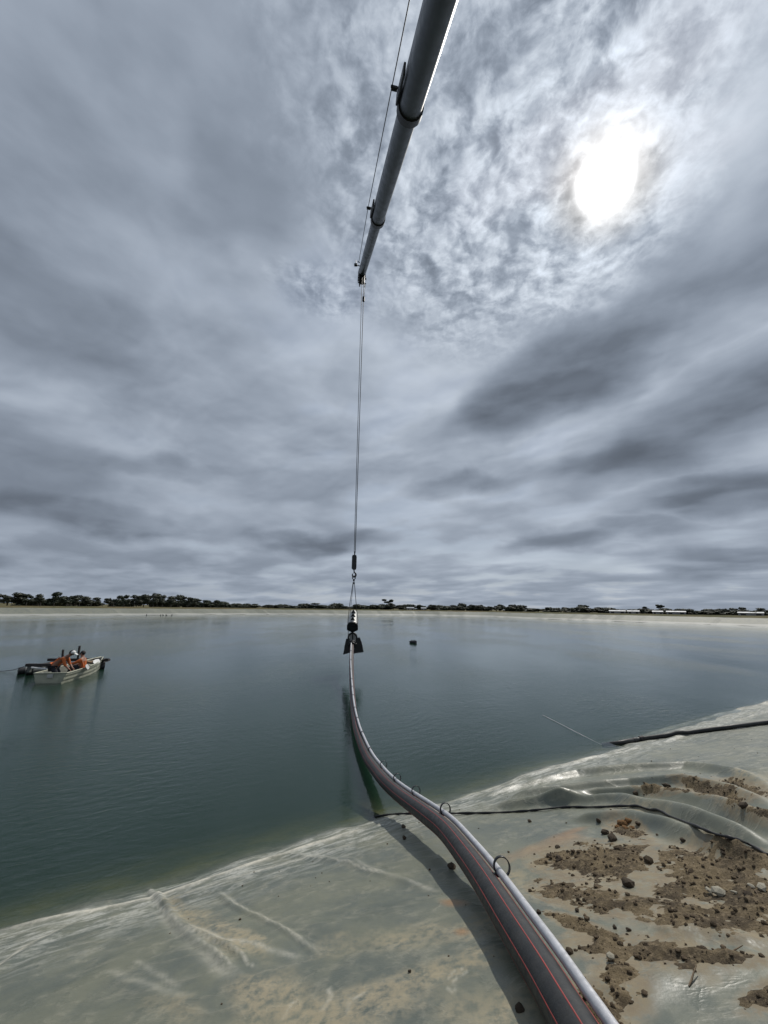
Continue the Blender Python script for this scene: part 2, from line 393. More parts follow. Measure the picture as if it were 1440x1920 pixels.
# dry pale residue drawn out along creases: pixel line, half width in metres, strength
STREAK_PX = [
    ([(-60, 1772), (0, 1745), (75, 1724), (165, 1709), (280, 1680), (380, 1650), (500, 1611), (620, 1574), (705, 1549)], .065, 1.3),
    ([(-30, 1830), (10, 1800), (50, 1772), (110, 1745), (170, 1725)], .020, .8),
    ([(250, 1700), (380, 1662), (520, 1622), (680, 1575)], .030, .5),
    ([(272, 1657), (300, 1692), (345, 1739), (400, 1792), (465, 1850)], .014, .60),
    ([(345, 1735), (400, 1772), (440, 1793), (487, 1832)], .012, .60),
    ([(350, 1730), (420, 1765), (500, 1783), (570, 1802)], .035, .7),
    ([(300, 1700), (360, 1765), (410, 1825), (455, 1850)], .060, .40),
    ([(405, 1665), (480, 1710), (560, 1760), (606, 1796)], .018, .55),
    ([(190, 1818), (280, 1853), (365, 1888)], .030, .30),
    ([(250, 1800), (300, 1835), (340, 1865)], .022, .35),
    ([(490, 1608), (545, 1601), (640, 1614), (760, 1645)], .016, .6),
    ([(660, 1612), (740, 1640), (830, 1668)], .030, .4),
    ([(820, 1506), (900, 1482), (1000, 1450), (1100, 1424), (1200, 1395)], .080, 1.0),
    ([(840, 1842), (850, 1830), (872, 1822)], .008, .9), ([(846, 1852), (858, 1838), (880, 1830)], .008, .9), ([(836, 1856), (850, 1862), (858, 1852)], .008, .8),
    ([(600, 1900), (620, 1870), (615, 1850)], .014, .7), ([(650, 1905), (655, 1875), (690, 1860)], .012, .6), ([(530, 1910), (545, 1880), (560, 1872)], .012, .7),
]
FOLDS = [([on_bank(*p) for p in px], h, wd) for px, h, wd in FOLD_PX]
MUD_PX = [  # centre, radii in pixels, tilt: where soil was tracked over the liner
    (1130, 1615, 130, 38, 8), (1330, 1640, 190, 55, 12), (1440, 1690, 150, 62, 10), (1150, 1690, 150, 26, 12), (1310, 1720, 170, 30, 10),
    (1110, 1745, 80, 13, 22), (1200, 1785, 120, 34, 10), (1170, 1835, 62, 44, 50), (1300, 1800, 110, 15, 4), (1120, 1890, 60, 26, 50),
    (1430, 1870, 40, 24, -20), (1390, 1525, 90, 6, 14), (1330, 1485, 90, 6, 14), (1250, 1495, 90, 4, 6), (1420, 1545, 70, 8, 16), (1400, 1475, 60, 8, 16),
    (1350, 1583, 90, 6, 18), (1175, 1556, 40, 14, 20)]
def blob_mask(s, t, items):
    m = np.zeros(s.shape)
    for cx, cy, rx, ry, an in items:
        c, sn = math.cos(rad(an)), math.sin(rad(an))
        o = np.array(on_bank(cx, cy)); a = np.array(on_bank(cx + rx * c, cy + rx * sn)) - o; b = np.array(on_bank(cx - ry * sn, cy + ry * c)) - o
        det = a[0] * b[1] - a[1] * b[0]; ds, dt = s - o[0], t - o[1]
        u, v = (ds * b[1] - dt * b[0]) / det, (a[0] * dt - a[1] * ds) / det
        m = np.maximum(m, np.clip(1.35 - np.hypot(u, v) * 0.85, 0, 1))
    return m
def bank_base(t):
    z = np.where(t < -10.4, -3.0, np.where(t < 9, t * SLOPE, 2.592 + 0.12 * (1 - np.exp(-(t - 9) * 0.8))))
    return z
def bank_height(s, t):
    s, t = np.atleast_1d(np.asarray(s, float)), np.atleast_1d(np.asarray(t, float))
    z = bank_base(t)
    near = np.exp(-np.maximum(np.abs(s) - 25, 0) / 15)
    z = z + (fbm(s * 0.7, t * 0.7, 3, 3) - .5) * 0.10 * sstep(-4, 1, t) + (fbm(s * 2.2, t * 2.2, 2, 8) - .5) * 0.016
    # creases that run along the waterline
    z = z + (fbm(s * 1.3 + t * 0.6, t * 9, 4, 21) - .5) * 0.028 * np.exp(-np.abs(t - .35) / 0.55) * near
    z = z + (fbm(s * 0.7, t * 3.2, 2, 31) - .5) * 0.020
    jit = (fbm(s * 1.3, t * 1.3, 2, 55) - .5) * 0.10
    for pts, h, wd in FOLDS:
        lo = np.array(pts).min(0) - 4 * wd - .3; hi = np.array(pts).max(0) + 4 * wd + .3
        k = (s > lo[0]) & (s < hi[0]) & (t > lo[1]) & (t < hi[1])
        if not k.any(): continue
        d, al = poly_dist(s[k] + jit[k], t[k] - jit[k] * .6, pts)
        e = sstep(0, .12, al) * sstep(1, .85, al)
        z[k] += h * e * (np.exp(-(d / wd) ** 2) * 1.0 - 0.25 * np.exp(-((d - 2 * wd) / wd) ** 2)) * (0.75 + 0.5 * vnoise(s[k] * 1.2, t[k] * 1.2, 77))
    # scalloped edge at the waterline
    z = z + (vnoise(s * 2.1, t * 0.8, 90) - .5) * 0.05 * np.exp(-np.abs(t) / .4)
    return z
def bank_z(x, y):
    s, t = st(x, y); return float(bank_height(s, t)[0])
def bank_point(px, py, lift=0.0):
    """where the pixel's ray meets the bank surface raised by lift"""
    d = ray(px, py); o = np.array([0, 0, CAM_H]); lo, hi = 0.5, None
    ks = np.linspace(1.0, 40, 1600); P_ = o[None] + d[None] * ks[:, None]
    v = P_[:, :2] - SH; z = bank_height(v @ DS, v @ DN) + lift
    i = int(np.argmax(P_[:, 2] < z)); a, b = ks[i - 1], ks[i]
    p = o + d * (a + b) / 2; return Vector((p[0], p[1], p[2]))

def axis(segs):
    r = [segs[0][0]]
    for a, b, st_ in segs: r += list(np.linspace(a, b, max(2, int(round((b - a) / st_)) + 1))[1:])
    return np.array(r)
sa = axis([(-64, -30, 3), (-30, -12, .6), (-12, -6, .12), (-6, 5, .022), (5, 12, .05), (12, 26, .14), (26, 60, .7), (60, 146, 3)])
ta = axis([(-14, -4, .5), (-4, -0.6, .10), (-0.6, 6.2, .022), (6.2, 9, .12), (9, 14, .5)])
SS, TT = np.meshgrid(sa, ta, indexing='ij'); s_, t_ = SS.ravel(), TT.ravel()
zb = bank_height(s_, t_)
nS, nT = len(sa), len(ta)
V = np.column_stack([SH[0] + s_ * DS[0] + t_ * DN[0], SH[1] + s_ * DS[1] + t_ * DN[1], zb])
I = np.arange(nS * nT).reshape(nS, nT)
F_ = np.column_stack([I[:-1, :-1].ravel(), I[:-1, 1:].ravel(), I[1:, 1:].ravel(), I[1:, :-1].ravel()])
def np_mesh(name, V, F):
    me = bpy.data.meshes.new(name); me.vertices.add(len(V)); me.vertices.foreach_set('co', V.astype(np.float32).ravel())
    k = F.shape[1]; me.loops.add(len(F) * k); me.loops.foreach_set('vertex_index', F.astype(np.int32).ravel())
    me.polygons.add(len(F)); me.polygons.foreach_set('loop_start', np.arange(0, len(F) * k, k, dtype=np.int32))
    me.polygons.foreach_set('use_smooth', np.ones(len(F), bool)); me.update(calc_edges=True); me.validate(); return me
def attr(me, name, v):
    a = me.attributes.new(name, 'FLOAT', 'POINT'); a.data.foreach_set('value', np.asarray(v, np.float32))

bank_me = np_mesh('bank_liner', V, F_[:, ::-1])
attr(bank_me, 'upslope', t_); attr(bank_me, 'along', s_)
nz = fbm(s_ * 3, t_ * 3, 5, 41)
mud = blob_mask(s_, t_, MUD_PX)
mud_n = fbm(s_ * 2.2 + t_, t_ * 2.8, 5, 61, .62)
mudm = mud * 1.15 - 0.62 + (mud_n - .5) * 1.5
attr(bank_me, 'soil', np.clip(mudm * 1.4 + 1.15, 0, 1) * (mud > .05))
TAN_PX = [(640, 1890, 190, 42, -5), (500, 1860, 80, 24, 0), (820, 1830, 130, 24, -14), (430, 1750, 120, 22, 38), (360, 1720, 90, 16, 45), (470, 1880, 60, 40, 20), (760, 1755, 140, 22, -8),
          (1050, 1630, 90, 34, 12), (1120, 1780, 60, 40, 40), (905, 1895, 110, 46, 0), (920, 1900, 80, 30, 0), (330, 1900, 60, 26, 0), (1000, 1660, 60, 30, 30), (1180, 1520, 60, 10, 10), (1420, 1470, 50, 24, 10)]
attr(bank_me, 'dust', np.clip(blob_mask(s_, t_, TAN_PX) * 1.0 + (nz - .5) * 2.0 - .10, 0, 1) * (blob_mask(s_, t_, TAN_PX) > 0.02))
RUST_PX = [(1020, 1582, 75, 13, -18), (1075, 1556, 30, 6, -18), (930, 1660, 30, 8, 20), (865, 1750, 14, 8, 0), (850, 1690, 24, 7, 0)]
attr(bank_me, 'rust', np.clip(blob_mask(s_, t_, RUST_PX) + (nz - .5) * 1.0 - .25, 0, 1) * (blob_mask(s_, t_, RUST_PX) > 0.02))
# dry residue left on fold crests
cr = np.zeros(s_.shape); wob = (fbm(s_ * 5, t_ * 5, 3, 99) - .5) * .05
for px, wd, k_ in STREAK_PX:
    pts = [on_bank(*p) for p in px]; d, al = poly_dist(s_ + wob, t_ - wob, pts)
    cr = np.maximum(cr, np.exp(-(d / wd) ** 2) * k_ * sstep(0, .10, al) * sstep(1, .88, al))
attr(bank_me, 'crest', cr)
bank = bpy.data.objects.new('bank_liner', bank_me); COL.objects.link(bank)
tag(bank, kind='structure')


def liner_material(name, use_attr):
    m = bpy.data.materials.new(name); m.use_nodes = True; t = NT(m.node_tree); b = t.n['Principled BSDF']
    g = t.new('ShaderNodeNewGeometry').outputs['Position']
    def at(n_): a = t.new('ShaderNodeAttribute'); a.attribute_name = n_; return a.outputs['Fac']
    n1 = t.noise(g, 1.1, 6, 0.6); n2 = t.noise(g, 7, 7, 0.65); n3 = t.noise(g, 45, 5, 0.6)
    col = t.mix(t.ramp(n1, .35, .65), (0.150, 0.156, 0.112, 1), (0.098, 0.112, 0.092, 1))
    col = t.mix(t.m('MULTIPLY', t.ramp(n2, .45, .75), .28), col, (0.19, 0.195, 0.140, 1))
    rn = t.noise(t.mapping(g, rot=(0, 0, rad(20)), scale=(1, 1.8, 1)), 1.5, 5, .55, .3)
    crease = t.m('POWER', t.m('SUBTRACT', 1.0, t.m('ABSOLUTE', t.m('SUBTRACT', t.m('MULTIPLY', rn, 2.0), 1.0))), 14.0)   # sharp creases in the sheet
    col = t.mix(t.m('MULTIPLY', t.m('MULTIPLY', crease, t.ramp(n2, .35, .6)), .30), col, (0.34, 0.32, 0.25, 1))
    b.inputs['Specular IOR Level'].default_value = .5
    if use_attr:
        up = at('upslope'); al = at('along')
        cv = t.new('ShaderNodeCombineXYZ'); t.put(cv.inputs[0], al); t.put(cv.inputs[1], up)
        streak = t.noise(t.mapping(cv.outputs[0], scale=(1.0, 4.2, 1)), 2.4, 9, 0.70, .5)
        # residue of old waterlines: pale broken streaks just above the water
        band = t.m('MULTIPLY', t.m('MULTIPLY', t.ramp(up, -.25, .15), t.ramp(up, 1.9, .4)), t.ramp(t.noise(g, 24, 6, .7), .30, .58, .3, 1.0))
        col = t.mix(t.m('MULTIPLY', t.m('MULTIPLY', band, t.ramp(streak, .44, .60)), .85), col, (0.46, 0.46, 0.41, 1))
        col = t.mix(t.m('MULTIPLY', t.m('MULTIPLY', at('crest'), t.m('MULTIPLY', t.ramp(t.noise(g, 18, 6, .7), .28, .58, .35, 1.0), t.ramp(t.noise(g, 3.3, 4, .6), .34, .54, .45, 1.0))), .95), col, (0.56, 0.53, 0.44, 1))
        dd = t.m('MULTIPLY', at('dust'), t.ramp(t.noise(g, 14, 6, .68), .32, .62))
        col = t.mix(t.m('MULTIPLY', dd, .70), col, (0.33, 0.28, 0.185, 1))
        col = t.mix(t.m('MULTIPLY', at('rust'), .8), col, (0.30, 0.165, 0.07, 1))
        so = t.m('MULTIPLY', at('soil'), t.ramp(t.noise(g, 12, 8, .74), .30, .56))
        col = t.mix(so, col, t.mix(t.ramp(n2, .35, .65), (0.175, 0.138, 0.085, 1), (0.235, 0.195, 0.125, 1)))
        col = t.mix(t.m('MULTIPLY', t.m('MULTIPLY', t.ramp(up, .10, .0), t.ramp(up, -.3, -.05)), .45), col, (0.055, 0.062, 0.046, 1))   # wet edge
        # algae and silt below the waterline
        wet = t.ramp(up, 0.0, -0.5)
        alg = t.mix(t.ramp(t.noise(g, 1.6, 5, .6), .4, .6), (0.13, 0.13, 0.045, 1), (0.075, 0.09, 0.045, 1))
        col = t.mix(t.m('MULTIPLY', wet, .85), col, alg)
        t.put(b.inputs['Roughness'], t.m('ADD', t.ramp(n2, .3, .7, .34, .50), t.m('MULTIPLY', t.m('MAXIMUM', so, dd), .4), clamp=True))
    else:
        sz = t.new('ShaderNodeSeparateXYZ'); t.put(sz.inputs[0], g)
        low = t.ramp(t.m('ADD', sz.outputs[2], t.m('MULTIPLY', t.m('SUBTRACT', t.noise(g, .12, 4), .5), .5)), 0.60, 0.40)
        col = t.mix(t.m('MULTIPLY', low, .85), col, (0.36, 0.36, 0.33, 1))
        col = t.mix(.15, col, (0.34, 0.34, 0.31, 1)); b.inputs['Roughness'].default_value = .68
    t.put(b.inputs['Base Color'], col)
    n = t.new('ShaderNodeBump'); n.inputs['Strength'].default_value = .35; n.inputs['Distance'].default_value = .012
    hh = t.m('ADD', t.m('MULTIPLY', n2, .8), t.m('MULTIPLY', n3, .25))
    if use_attr: hh = t.m('ADD', hh, t.m('MULTIPLY', t.m('MULTIPLY', streak, t.ramp(up, 2.2, .2)), 2.2))
    hh = t.m('ADD', hh, t.m('MULTIPLY', crease, .8))
    t.put(n.inputs['Height'], hh); t.l.new(n.outputs[0], b.inputs['Normal'])
    return m
M['liner'] = liner_material('liner_sheet', True); M['far_liner'] = liner_material('far_liner_sheet', False)
bank_me.materials.append(M['liner'])

# far banks, crest and the land beyond ----------------------------------------------
def strip(name, d0, z0, d1, z1, mat, skip=(), step=None, rough=0.0, n_up=1):
    mb = MB(); n = len(OUT); A, B = offset(d0), offset(d1)
    for i in range(n):
        if i in skip: continue
        a0, a1, b0, b1 = A[i], A[(i + 1) % n], B[i], B[(i + 1) % n]
        k = max(1, int(np.linalg.norm(a1 - a0) / step)) if step else 1
        v, f = [], []
        for q in range(k + 1):
            u = (q + (random.uniform(-.4, .4) if 0 < q < k else 0)) / k; off = random.uniform(-1, 1) * rough if 0 < q < k else 0
            for j in range(n_up + 1):
                p = (a0 + (a1 - a0) * u) * (1 - j / n_up) + (b0 + (b1 - b0) * u) * (j / n_up)
                v.append((p[0], p[1], z0 + (z1 - z0) * j / n_up + (off if 0 < j < n_up else off * .3)))
        for q in range(k):
            for j in range(n_up): f.append((q * (n_up + 1) + j, (q + 1) * (n_up + 1) + j, (q + 1) * (n_up + 1) + j + 1, q * (n_up + 1) + j + 1))
        mb.add(v, f, False)
    return tag(mb.build(name, mat), kind='structure')
def ground_material():
    m = bpy.data.materials.new('dry_grass_ground'); m.use_nodes = True; t = NT(m.node_tree); b = t.n['Principled BSDF']
    g = t.new('ShaderNodeNewGeometry').outputs['Position']
    c = t.mix(t.ramp(t.noise(g, .03, 5, .6), .4, .6), (0.115, 0.095, 0.048, 1), (0.070, 0.075, 0.036, 1))
    c = t.mix(t.m('MULTIPLY', t.ramp(t.noise(g, .8, 6, .65), .4, .7), .5), c, (0.17, 0.135, 0.075, 1))
    t.put(b.inputs['Base Color'], c); b.inputs['Roughness'].default_value = .95; b.inputs['Specular IOR Level'].default_value = .1
    n = t.new('ShaderNodeBump'); n.inputs['Distance'].default_value = .15; t.put(n.inputs['Height'], t.noise(g, 2.5, 6)); t.l.new(n.outputs[0], b.inputs['Normal'])
    return m
M['grass'] = ground_material()
strip('lake_bed_slope', -10.4, -3.0, 0.0, 0.0, M['far_liner'], skip=(0,), step=20)
strip('far_bank_liner', 0.0, 0.0, 7.4, 2.13, M['far_liner'], skip=(0,), step=2.6, rough=0.22, n_up=4)
strip('far_bank_grass', 7.4, 2.13, 13.98, 2.70, M['grass'], skip=(0,), step=3.0, rough=0.10, n_up=3)
strip('ground', 13.98, 2.70, 60, 2.3, M['grass'], step=8, rough=0.12, n_up=4)
strip('ground_far', 60, 2.3, 9000, 2.3, M['grass'])
bed = MB(); bp = offset(-10.3); bed.add([(p[0], p[1], -3.0) for p in bp], [tuple(range(len(bp)))])
M['silt'] = material('silt_bed', (0.05, 0.055, 0.03), 0.95, 0, .2, .5)
tag(bed.build('lake_bed', M['silt']), kind='structure')

# water -----------------------------------------------------------------------------
def water_material():
    m = bpy.data.materials.new('green_grey_water'); m.use_nodes = True; t = NT(m.node_tree); t.n.clear()
    g = t.new('ShaderNodeNewGeometry').outputs['Position']
    gr = t.mapping(g, rot=(0, 0, rad(-28)))
    patch = t.ramp(t.noise(t.mapping(g, scale=(1, .45, 1)), .11, 4, .55), .40, .66)
    rip = t.noise(t.mapping(gr, scale=(1.0, 2.6, 1)), 2.6, 6, .55, .4)
    fine = t.noise(t.mapping(gr, scale=(1.0, 2.2, 1)), 9.5, 4, .55)
    swell = t.noise(t.mapping(gr, scale=(.6, 1.6, 1)), .55, 3, .5)
    wv = t.new('ShaderNodeTexWave', wave_type='RINGS', rings_direction='Z'); wv.inputs['Scale'].default_value = .95; wv.inputs['Distortion'].default_value = 2.2
    wv.inputs['Detail'].default_value = 2.0
    src = t.vm('SUBTRACT', g, (-1.0, 15.2, 0)); t.put(wv.inputs['Vector'], src)
    fall = t.ramp(t.vm('LENGTH', src), 9.0, 1.0)
    hgt = t.m('ADD', t.m('MULTIPLY', rip, t.m('ADD', .35, t.m('MULTIPLY', patch, .9))), t.m('MULTIPLY', fine, t.m('ADD', .10, t.m('MULTIPLY', patch, .30))))
    hgt = t.m('ADD', hgt, t.m('MULTIPLY', swell, .55))
    hgt = t.m('ADD', hgt, t.m('MULTIPLY', t.m('MULTIPLY', wv.outputs['Fac'], fall), .10))
    bp_ = t.new('ShaderNodeBump'); bp_.inputs['Strength'].default_value = 1.0; bp_.inputs['Distance'].default_value = .015
    t.put(bp_.inputs['Height'], hgt)
    fr = t.new('ShaderNodeFresnel'); fr.inputs['IOR'].default_value = 1.33; t.l.new(bp_.outputs[0], fr.inputs['Normal'])
    gl = t.new('ShaderNodeBsdfGlossy'); gl.inputs['Roughness'].default_value = .035; gl.inputs['Color'].default_value = (.96, .98, 1, 1); t.l.new(bp_.outputs[0], gl.inputs['Normal'])
    tr = t.new('ShaderNodeBsdfTransparent'); tr.inputs['Color'].default_value = (.95, .98, .97, 1)
    mx = t.new('ShaderNodeMixShader'); t.l.new(fr.outputs[0], mx.inputs[0]); t.l.new(tr.outputs[0], mx.inputs[1]); t.l.new(gl.outputs[0], mx.inputs[2])
    vol = t.new('ShaderNodeVolumePrincipled'); vol.inputs['Color'].default_value = (.058, .150, .102, 1); vol.inputs['Density'].default_value = 1.3
    vol.inputs['Absorption Color'].default_value = (0, 0, 0, 1)
    out = t.new('ShaderNodeOutputMaterial'); t.l.new(mx.outputs[0], out.inputs['Surface']); t.l.new(vol.outputs[0], out.inputs['Volume'])
    return m
wm = MB(); wp = offset(2.0); n = len(wp)
wm.add([(p[0], p[1], 0.0) for p in wp] + [(p[0], p[1], -3.6) for p in wp],
       [tuple(range(n)), tuple(range(n, 2 * n))[::-1]] + [(i, n + i, n + (i + 1) % n, (i + 1) % n) for i in range(n)])
tag(wm.build('water', water_material()), kind='structure')

# ------------------------------------------------------------------ soil spread over the liner
ms = np.arange(on_bank(860, 1910)[0] - .4, 9.0, .02); mt = np.arange(.2, 6.3, .02)
A_, B_ = np.meshgrid(ms, mt, indexing='ij'); a_, b_ = A_.ravel(), B_.ravel()
mk = blob_mask(a_, b_, MUD_PX) * 1.15 - .62 + (fbm(a_ * 2.2 + b_, b_ * 2.8, 5, 61, .62) - .5) * 1.5
mk = mk + (fbm(a_ * 6, b_ * 8, 5, 63, .68) - .5) * 1.9 - .04
mk[blob_mask(a_, b_, MUD_PX) < .05] = -1
hgt = sstep(0, 1.1, mk) * (.004 + .050 * fbm(a_ * 7, b_ * 7, 4, 71, .65)) + (fbm(a_ * 15, b_ * 15, 4, 72, .62) - .45) * .042 * sstep(0, .8, mk) - .004 + .006 * sstep(-.02, .08, mk)
zz_ = bank_height(a_, b_) + hgt
Vm = np.column_stack([SH[0] + a_ * DS[0] + b_ * DN[0], SH[1] + a_ * DS[1] + b_ * DN[1], zz_])
Im = np.arange(len(a_)).reshape(A_.shape)
Fm = np.column_stack([Im[:-1, :-1].ravel(), Im[1:, :-1].ravel(), Im[1:, 1:].ravel(), Im[:-1, 1:].ravel()])
keep = (mk[Fm] > -.02).any(1); Fm = Fm[keep]
used, inv = np.unique(Fm, return_inverse=True)
soil_me = np_mesh('soil_spread', Vm[used], inv.reshape(Fm.shape))
def soil_material():
    m = bpy.data.materials.new('tracked_soil'); m.use_nodes = True; t = NT(m.node_tree); b = t.n['Principled BSDF']
    g = t.new('ShaderNodeNewGeometry').outputs['Position']
    c = t.mix(t.ramp(t.noise(g, 3.2, 7, .68), .40, .60), (0.175, 0.135, 0.080, 1), (0.080, 0.062, 0.041, 1))
    c = t.mix(t.m('MULTIPLY', t.ramp(t.noise(g, 26, 6, .7), .48, .66), .65), c, (0.30, 0.235, 0.15, 1))
    c = t.mix(t.m('MULTIPLY', t.ramp(t.noise(g, 60, 4, .7), .55, .7), .5), c, (0.045, 0.036, 0.028, 1))
    t.put(b.inputs['Base Color'], c); b.inputs['Roughness'].default_value = .95; b.inputs['Specular IOR Level'].default_value = .2
    n = t.new('ShaderNodeBump'); n.inputs['Distance'].default_value = .02; n.inputs['Strength'].default_value = .9; t.put(n.inputs['Height'], t.noise(g, 70, 6, .7)); t.l.new(n.outputs[0], b.inputs['Normal'])
    return m
soil_me.materials.append(soil_material())
soil = bpy.data.objects.new('soil_spread', soil_me); COL.objects.link(soil)
tag(soil, 'brown crumbly soil tracked over the grey liner', 'soil', kind='stuff')

# crumbs: too many to count
def clod_mesh(name, mat, seed, sub=2, amp=.35, flat=.75):
    bm = bmesh.new(); bmesh.ops.create_icosphere(bm, subdivisions=sub, radius=1.0); r = random.Random(seed)
    ph = [Vector((r.uniform(-1, 1), r.uniform(-1, 1), r.uniform(-1, 1))).normalized() for _ in range(9)]
    for v in bm.verts:
        d = v.co.normalized(); k = 1 + sum(amp * .45 * math.sin(3.2 * d.dot(p) * (1 + i * .35) + i) for i, p in enumerate(ph)) / 3 + r.uniform(-amp, amp) * .18
        v.co = Vector((d.x * k, d.y * k * r.uniform(.98, 1.02), max(d.z, -.55) * k * flat))
    me = bpy.data.meshes.new(name); bm.to_mesh(me); bm.free(); me.materials.append(mat); return me
bm = bmesh.new(); bmesh.ops.create_icosphere(bm, subdivisions=1, radius=1); base_v = np.array([v.co[:] for v in bm.verts]); base_f = np.array([[v.index for v in f.verts] for f in bm.faces]); bm.free()
cand = np.where((mk > -.22) & (a_ < 8))[0]
pick = RNG.choice(cand, 1900, replace=False, p=(lambda q: q / q.sum())(np.where(mk[cand] > .0, 1.0, .45)))
ex_s = RNG.uniform(-4.5, 7, 160); ex_t = RNG.uniform(.3, 5.6, 160)     # a thin scatter over the whole sheet
cs = np.concatenate([a_[pick], ex_s]); ct = np.concatenate([b_[pick], ex_t])
zc_ = np.concatenate([zz_[pick], bank_height(ex_s, ex_t)])
rr = np.concatenate([.003 + .015 * RNG.random(1900) ** 4.0, .004 + .010 * RNG.random(160) ** 2])
vv, ff = [], []
for i in range(len(cs)):
    x, y = xy(cs[i], ct[i]); q = base_v * (rr[i] * RNG.uniform(.65, 1.35, (len(base_v), 1))) * np.array([1.1, 1, .75])
    vv.append(q + np.array([x, y, zc_[i] + rr[i] * .35])); ff.append(base_f + i * len(base_v))
cm = np_mesh('soil_crumbs', np.concatenate(vv), np.concatenate(ff)); cm.polygons.foreach_set('use_smooth', np.zeros(len(cm.polygons), bool)); cm.materials.append(M['clod'])
crumbs = bpy.data.objects.new('soil_crumbs', cm); COL.objects.link(crumbs); tag(crumbs, 'loose small crumbs of dark soil scattered over liner', 'soil', kind='stuff')

# larger clods: each a thing
CL = {k: [clod_mesh('clod', M[k], 10 * i + j) for j in range(4)] for i, k in enumerate(('clod', 'clod_dark', 'clod_orange'))}
def clod(px, py, size_px, mat='clod_dark', label=None, group=None):
    p = bank_point(px, py); d = (p - Vector((0, 0, CAM_H))).dot(Vector((0, math.cos(PITCH), math.sin(PITCH))))
    r = size_px * d / FPX / 2
    o = bpy.data.objects.new('soil_clod', random.choice(CL[mat])); COL.objects.link(o)
    o.location = p + Vector((0, 0, r * .30)); o.scale = (r * random.uniform(.9, 1.15), r * random.uniform(.8, 1.05), r * random.uniform(.8, 1.05)); o.rotation_euler = (random.uniform(-.2, .2), random.uniform(-.2, .2), random.uniform(0, 6.28))
    return tag(o, label, 'clod', group)
NAMED = [
    (1197, 1547, 12, 'clod_dark', 'upright dark soil clod just right of the orange clay lumps'),
    (1250, 1475, 13, 'clod_dark', 'blocky dark clod alone between the liner folds at right'),
    (1192, 1489, 10, 'clod_dark', 'pointed little clod on a fold just above the black cord'),
    (1395, 1513, 15, 'clod_dark', 'large round clod high on the folds at the right edge'),
    (1367, 1575, 15, 'clod_dark', 'round dark clod beside the right end of the black cord'),
    (1281, 1578, 11, 'clod_dark', 'dark clod at the upper edge of the main soil spread'),
    (1149, 1575, 19, 'clod_dark', 'broad flat dark clod below the orange clay lumps'),
    (1135, 1563, 14, 'clod_dark', 'dark clod left of the broad flat clod'),
    (1163, 1598, 20, 'clod', 'brown clod in the gap below the broad flat clod'),
    (1217, 1618, 20, 'clod', 'rounded brown clod in the middle of the soil spread'),
    (1178, 1660, 22, 'clod_dark', 'largest knobbly dark clod in the soil spread'),
    (1048, 1613, 14, 'clod_dark', 'dark clod on the left tip of the soil spread'),
    (1030, 1608, 12, 'clod_dark', 'leftmost of the dark clods by the rust stain'),
    (1122, 1540, 9, 'clod_dark', 'small dark clod above the soil spread'),
    (993, 1541, 8, 'clod_dark', 'lone small clod on clean liner above rust stain'),
    (1318, 1785, 20, 'clod', 'brown lump on the soil tongue near the bottom right'),
    (1010, 1712, 9, 'clod_dark', 'small clod beside the silver hose, near the bottom'),
    (757, 1552, 9, 'clod_dark', 'small dark clod in sunlight left of the big pipe'),
    (758, 1573, 9, 'clod_dark', 'small dark clod inside the shadow of the big pipe'),
    (847, 1627, 15, 'clod_dark', 'dark clod wedged under the big pipe'),
    (768, 1822, 6, 'clod_dark', 'lone crumb in the middle of the bottom liner'),
    (450, 1725, 5, 'clod_dark', 'tiny clod between two radiating liner folds'),
    (1068, 1788, 16, 'clod', 'reddish brown clod close to the silver hose'),
    (1405, 1685, 20, 'clod_dark', 'wide dark clod at right edge among pale stones'),
    (1300, 1640, 18, 'clod', 'small brown clod in the right half of the soil spread'),
    (975, 1895, 18, 'clod_dark', 'dark clod in the tan dirt under the big pipe'),
]
for px, py, sz, mt_, lb in NAMED: clod(px, py, sz, mt_, lb)
for px, py, sz in [(1170, 1548, 16), (1178, 1542, 14), (1162, 1546, 12), (1172, 1556, 14), (1185, 1554, 10), (1158, 1552, 9)]:
    clod(px, py, sz, 'clod_orange', 'orange clay lump in the little heap above the soil spread', 'orange clay lumps')
rs = random.Random(5)
for i in range(34):
    cx, cy, rx, ry, an = rs.choice(MUD_PX[:8] + MUD_PX[:3])
    u, a = math.sqrt(rs.random()) * .95, rs.random() * 6.28
    px, py = cx + rx * u * math.cos(a), cy + ry * u * math.sin(a)
    if 930 < px < 1435 and px > 960 + (py - 1600) * .55 + 40:
        clod(px, py, rs.uniform(6, 12), rs.choice(('clod', 'clod_dark')), 'brown soil clod lying in the soil spread right of the pipe', 'clods in the soil spread')
stone_me = [clod_mesh('stone', M['stone'], 200 + j, 1, .3, .45) for j in range(3)]
for i, (px, py, sz, lb) in enumerate([(1350, 1680, 26, 'largest flat pale stone in the soil at the right'), (1330, 1676, 16, 'pale stone just left of the largest flat stone'), (1378, 1680, 12, 'small pale stone right of the largest flat stone'),
                                      (1430, 1672, 22, 'pale broken stone at the right edge of the picture'), (1410, 1668, 12, 'small pale stone left of the edge stone'), (1145, 1802, 16, 'pale stone in the lower soil tongue by the hose')]):
    p = bank_point(px, py); d = (p - Vector((0, 0, CAM_H))).dot(Vector((0, math.cos(PITCH), math.sin(PITCH)))); r = sz * d / FPX / 2
    o = bpy.data.objects.new('stone', stone_me[i % 3]); COL.objects.link(o); o.location = p + Vector((0, 0, .02 + r * .2)); o.scale = (r * 1.2, r * .8, r); o.rotation_euler = (.3, .1, i * 1.3); tag(o, lb, 'stone')

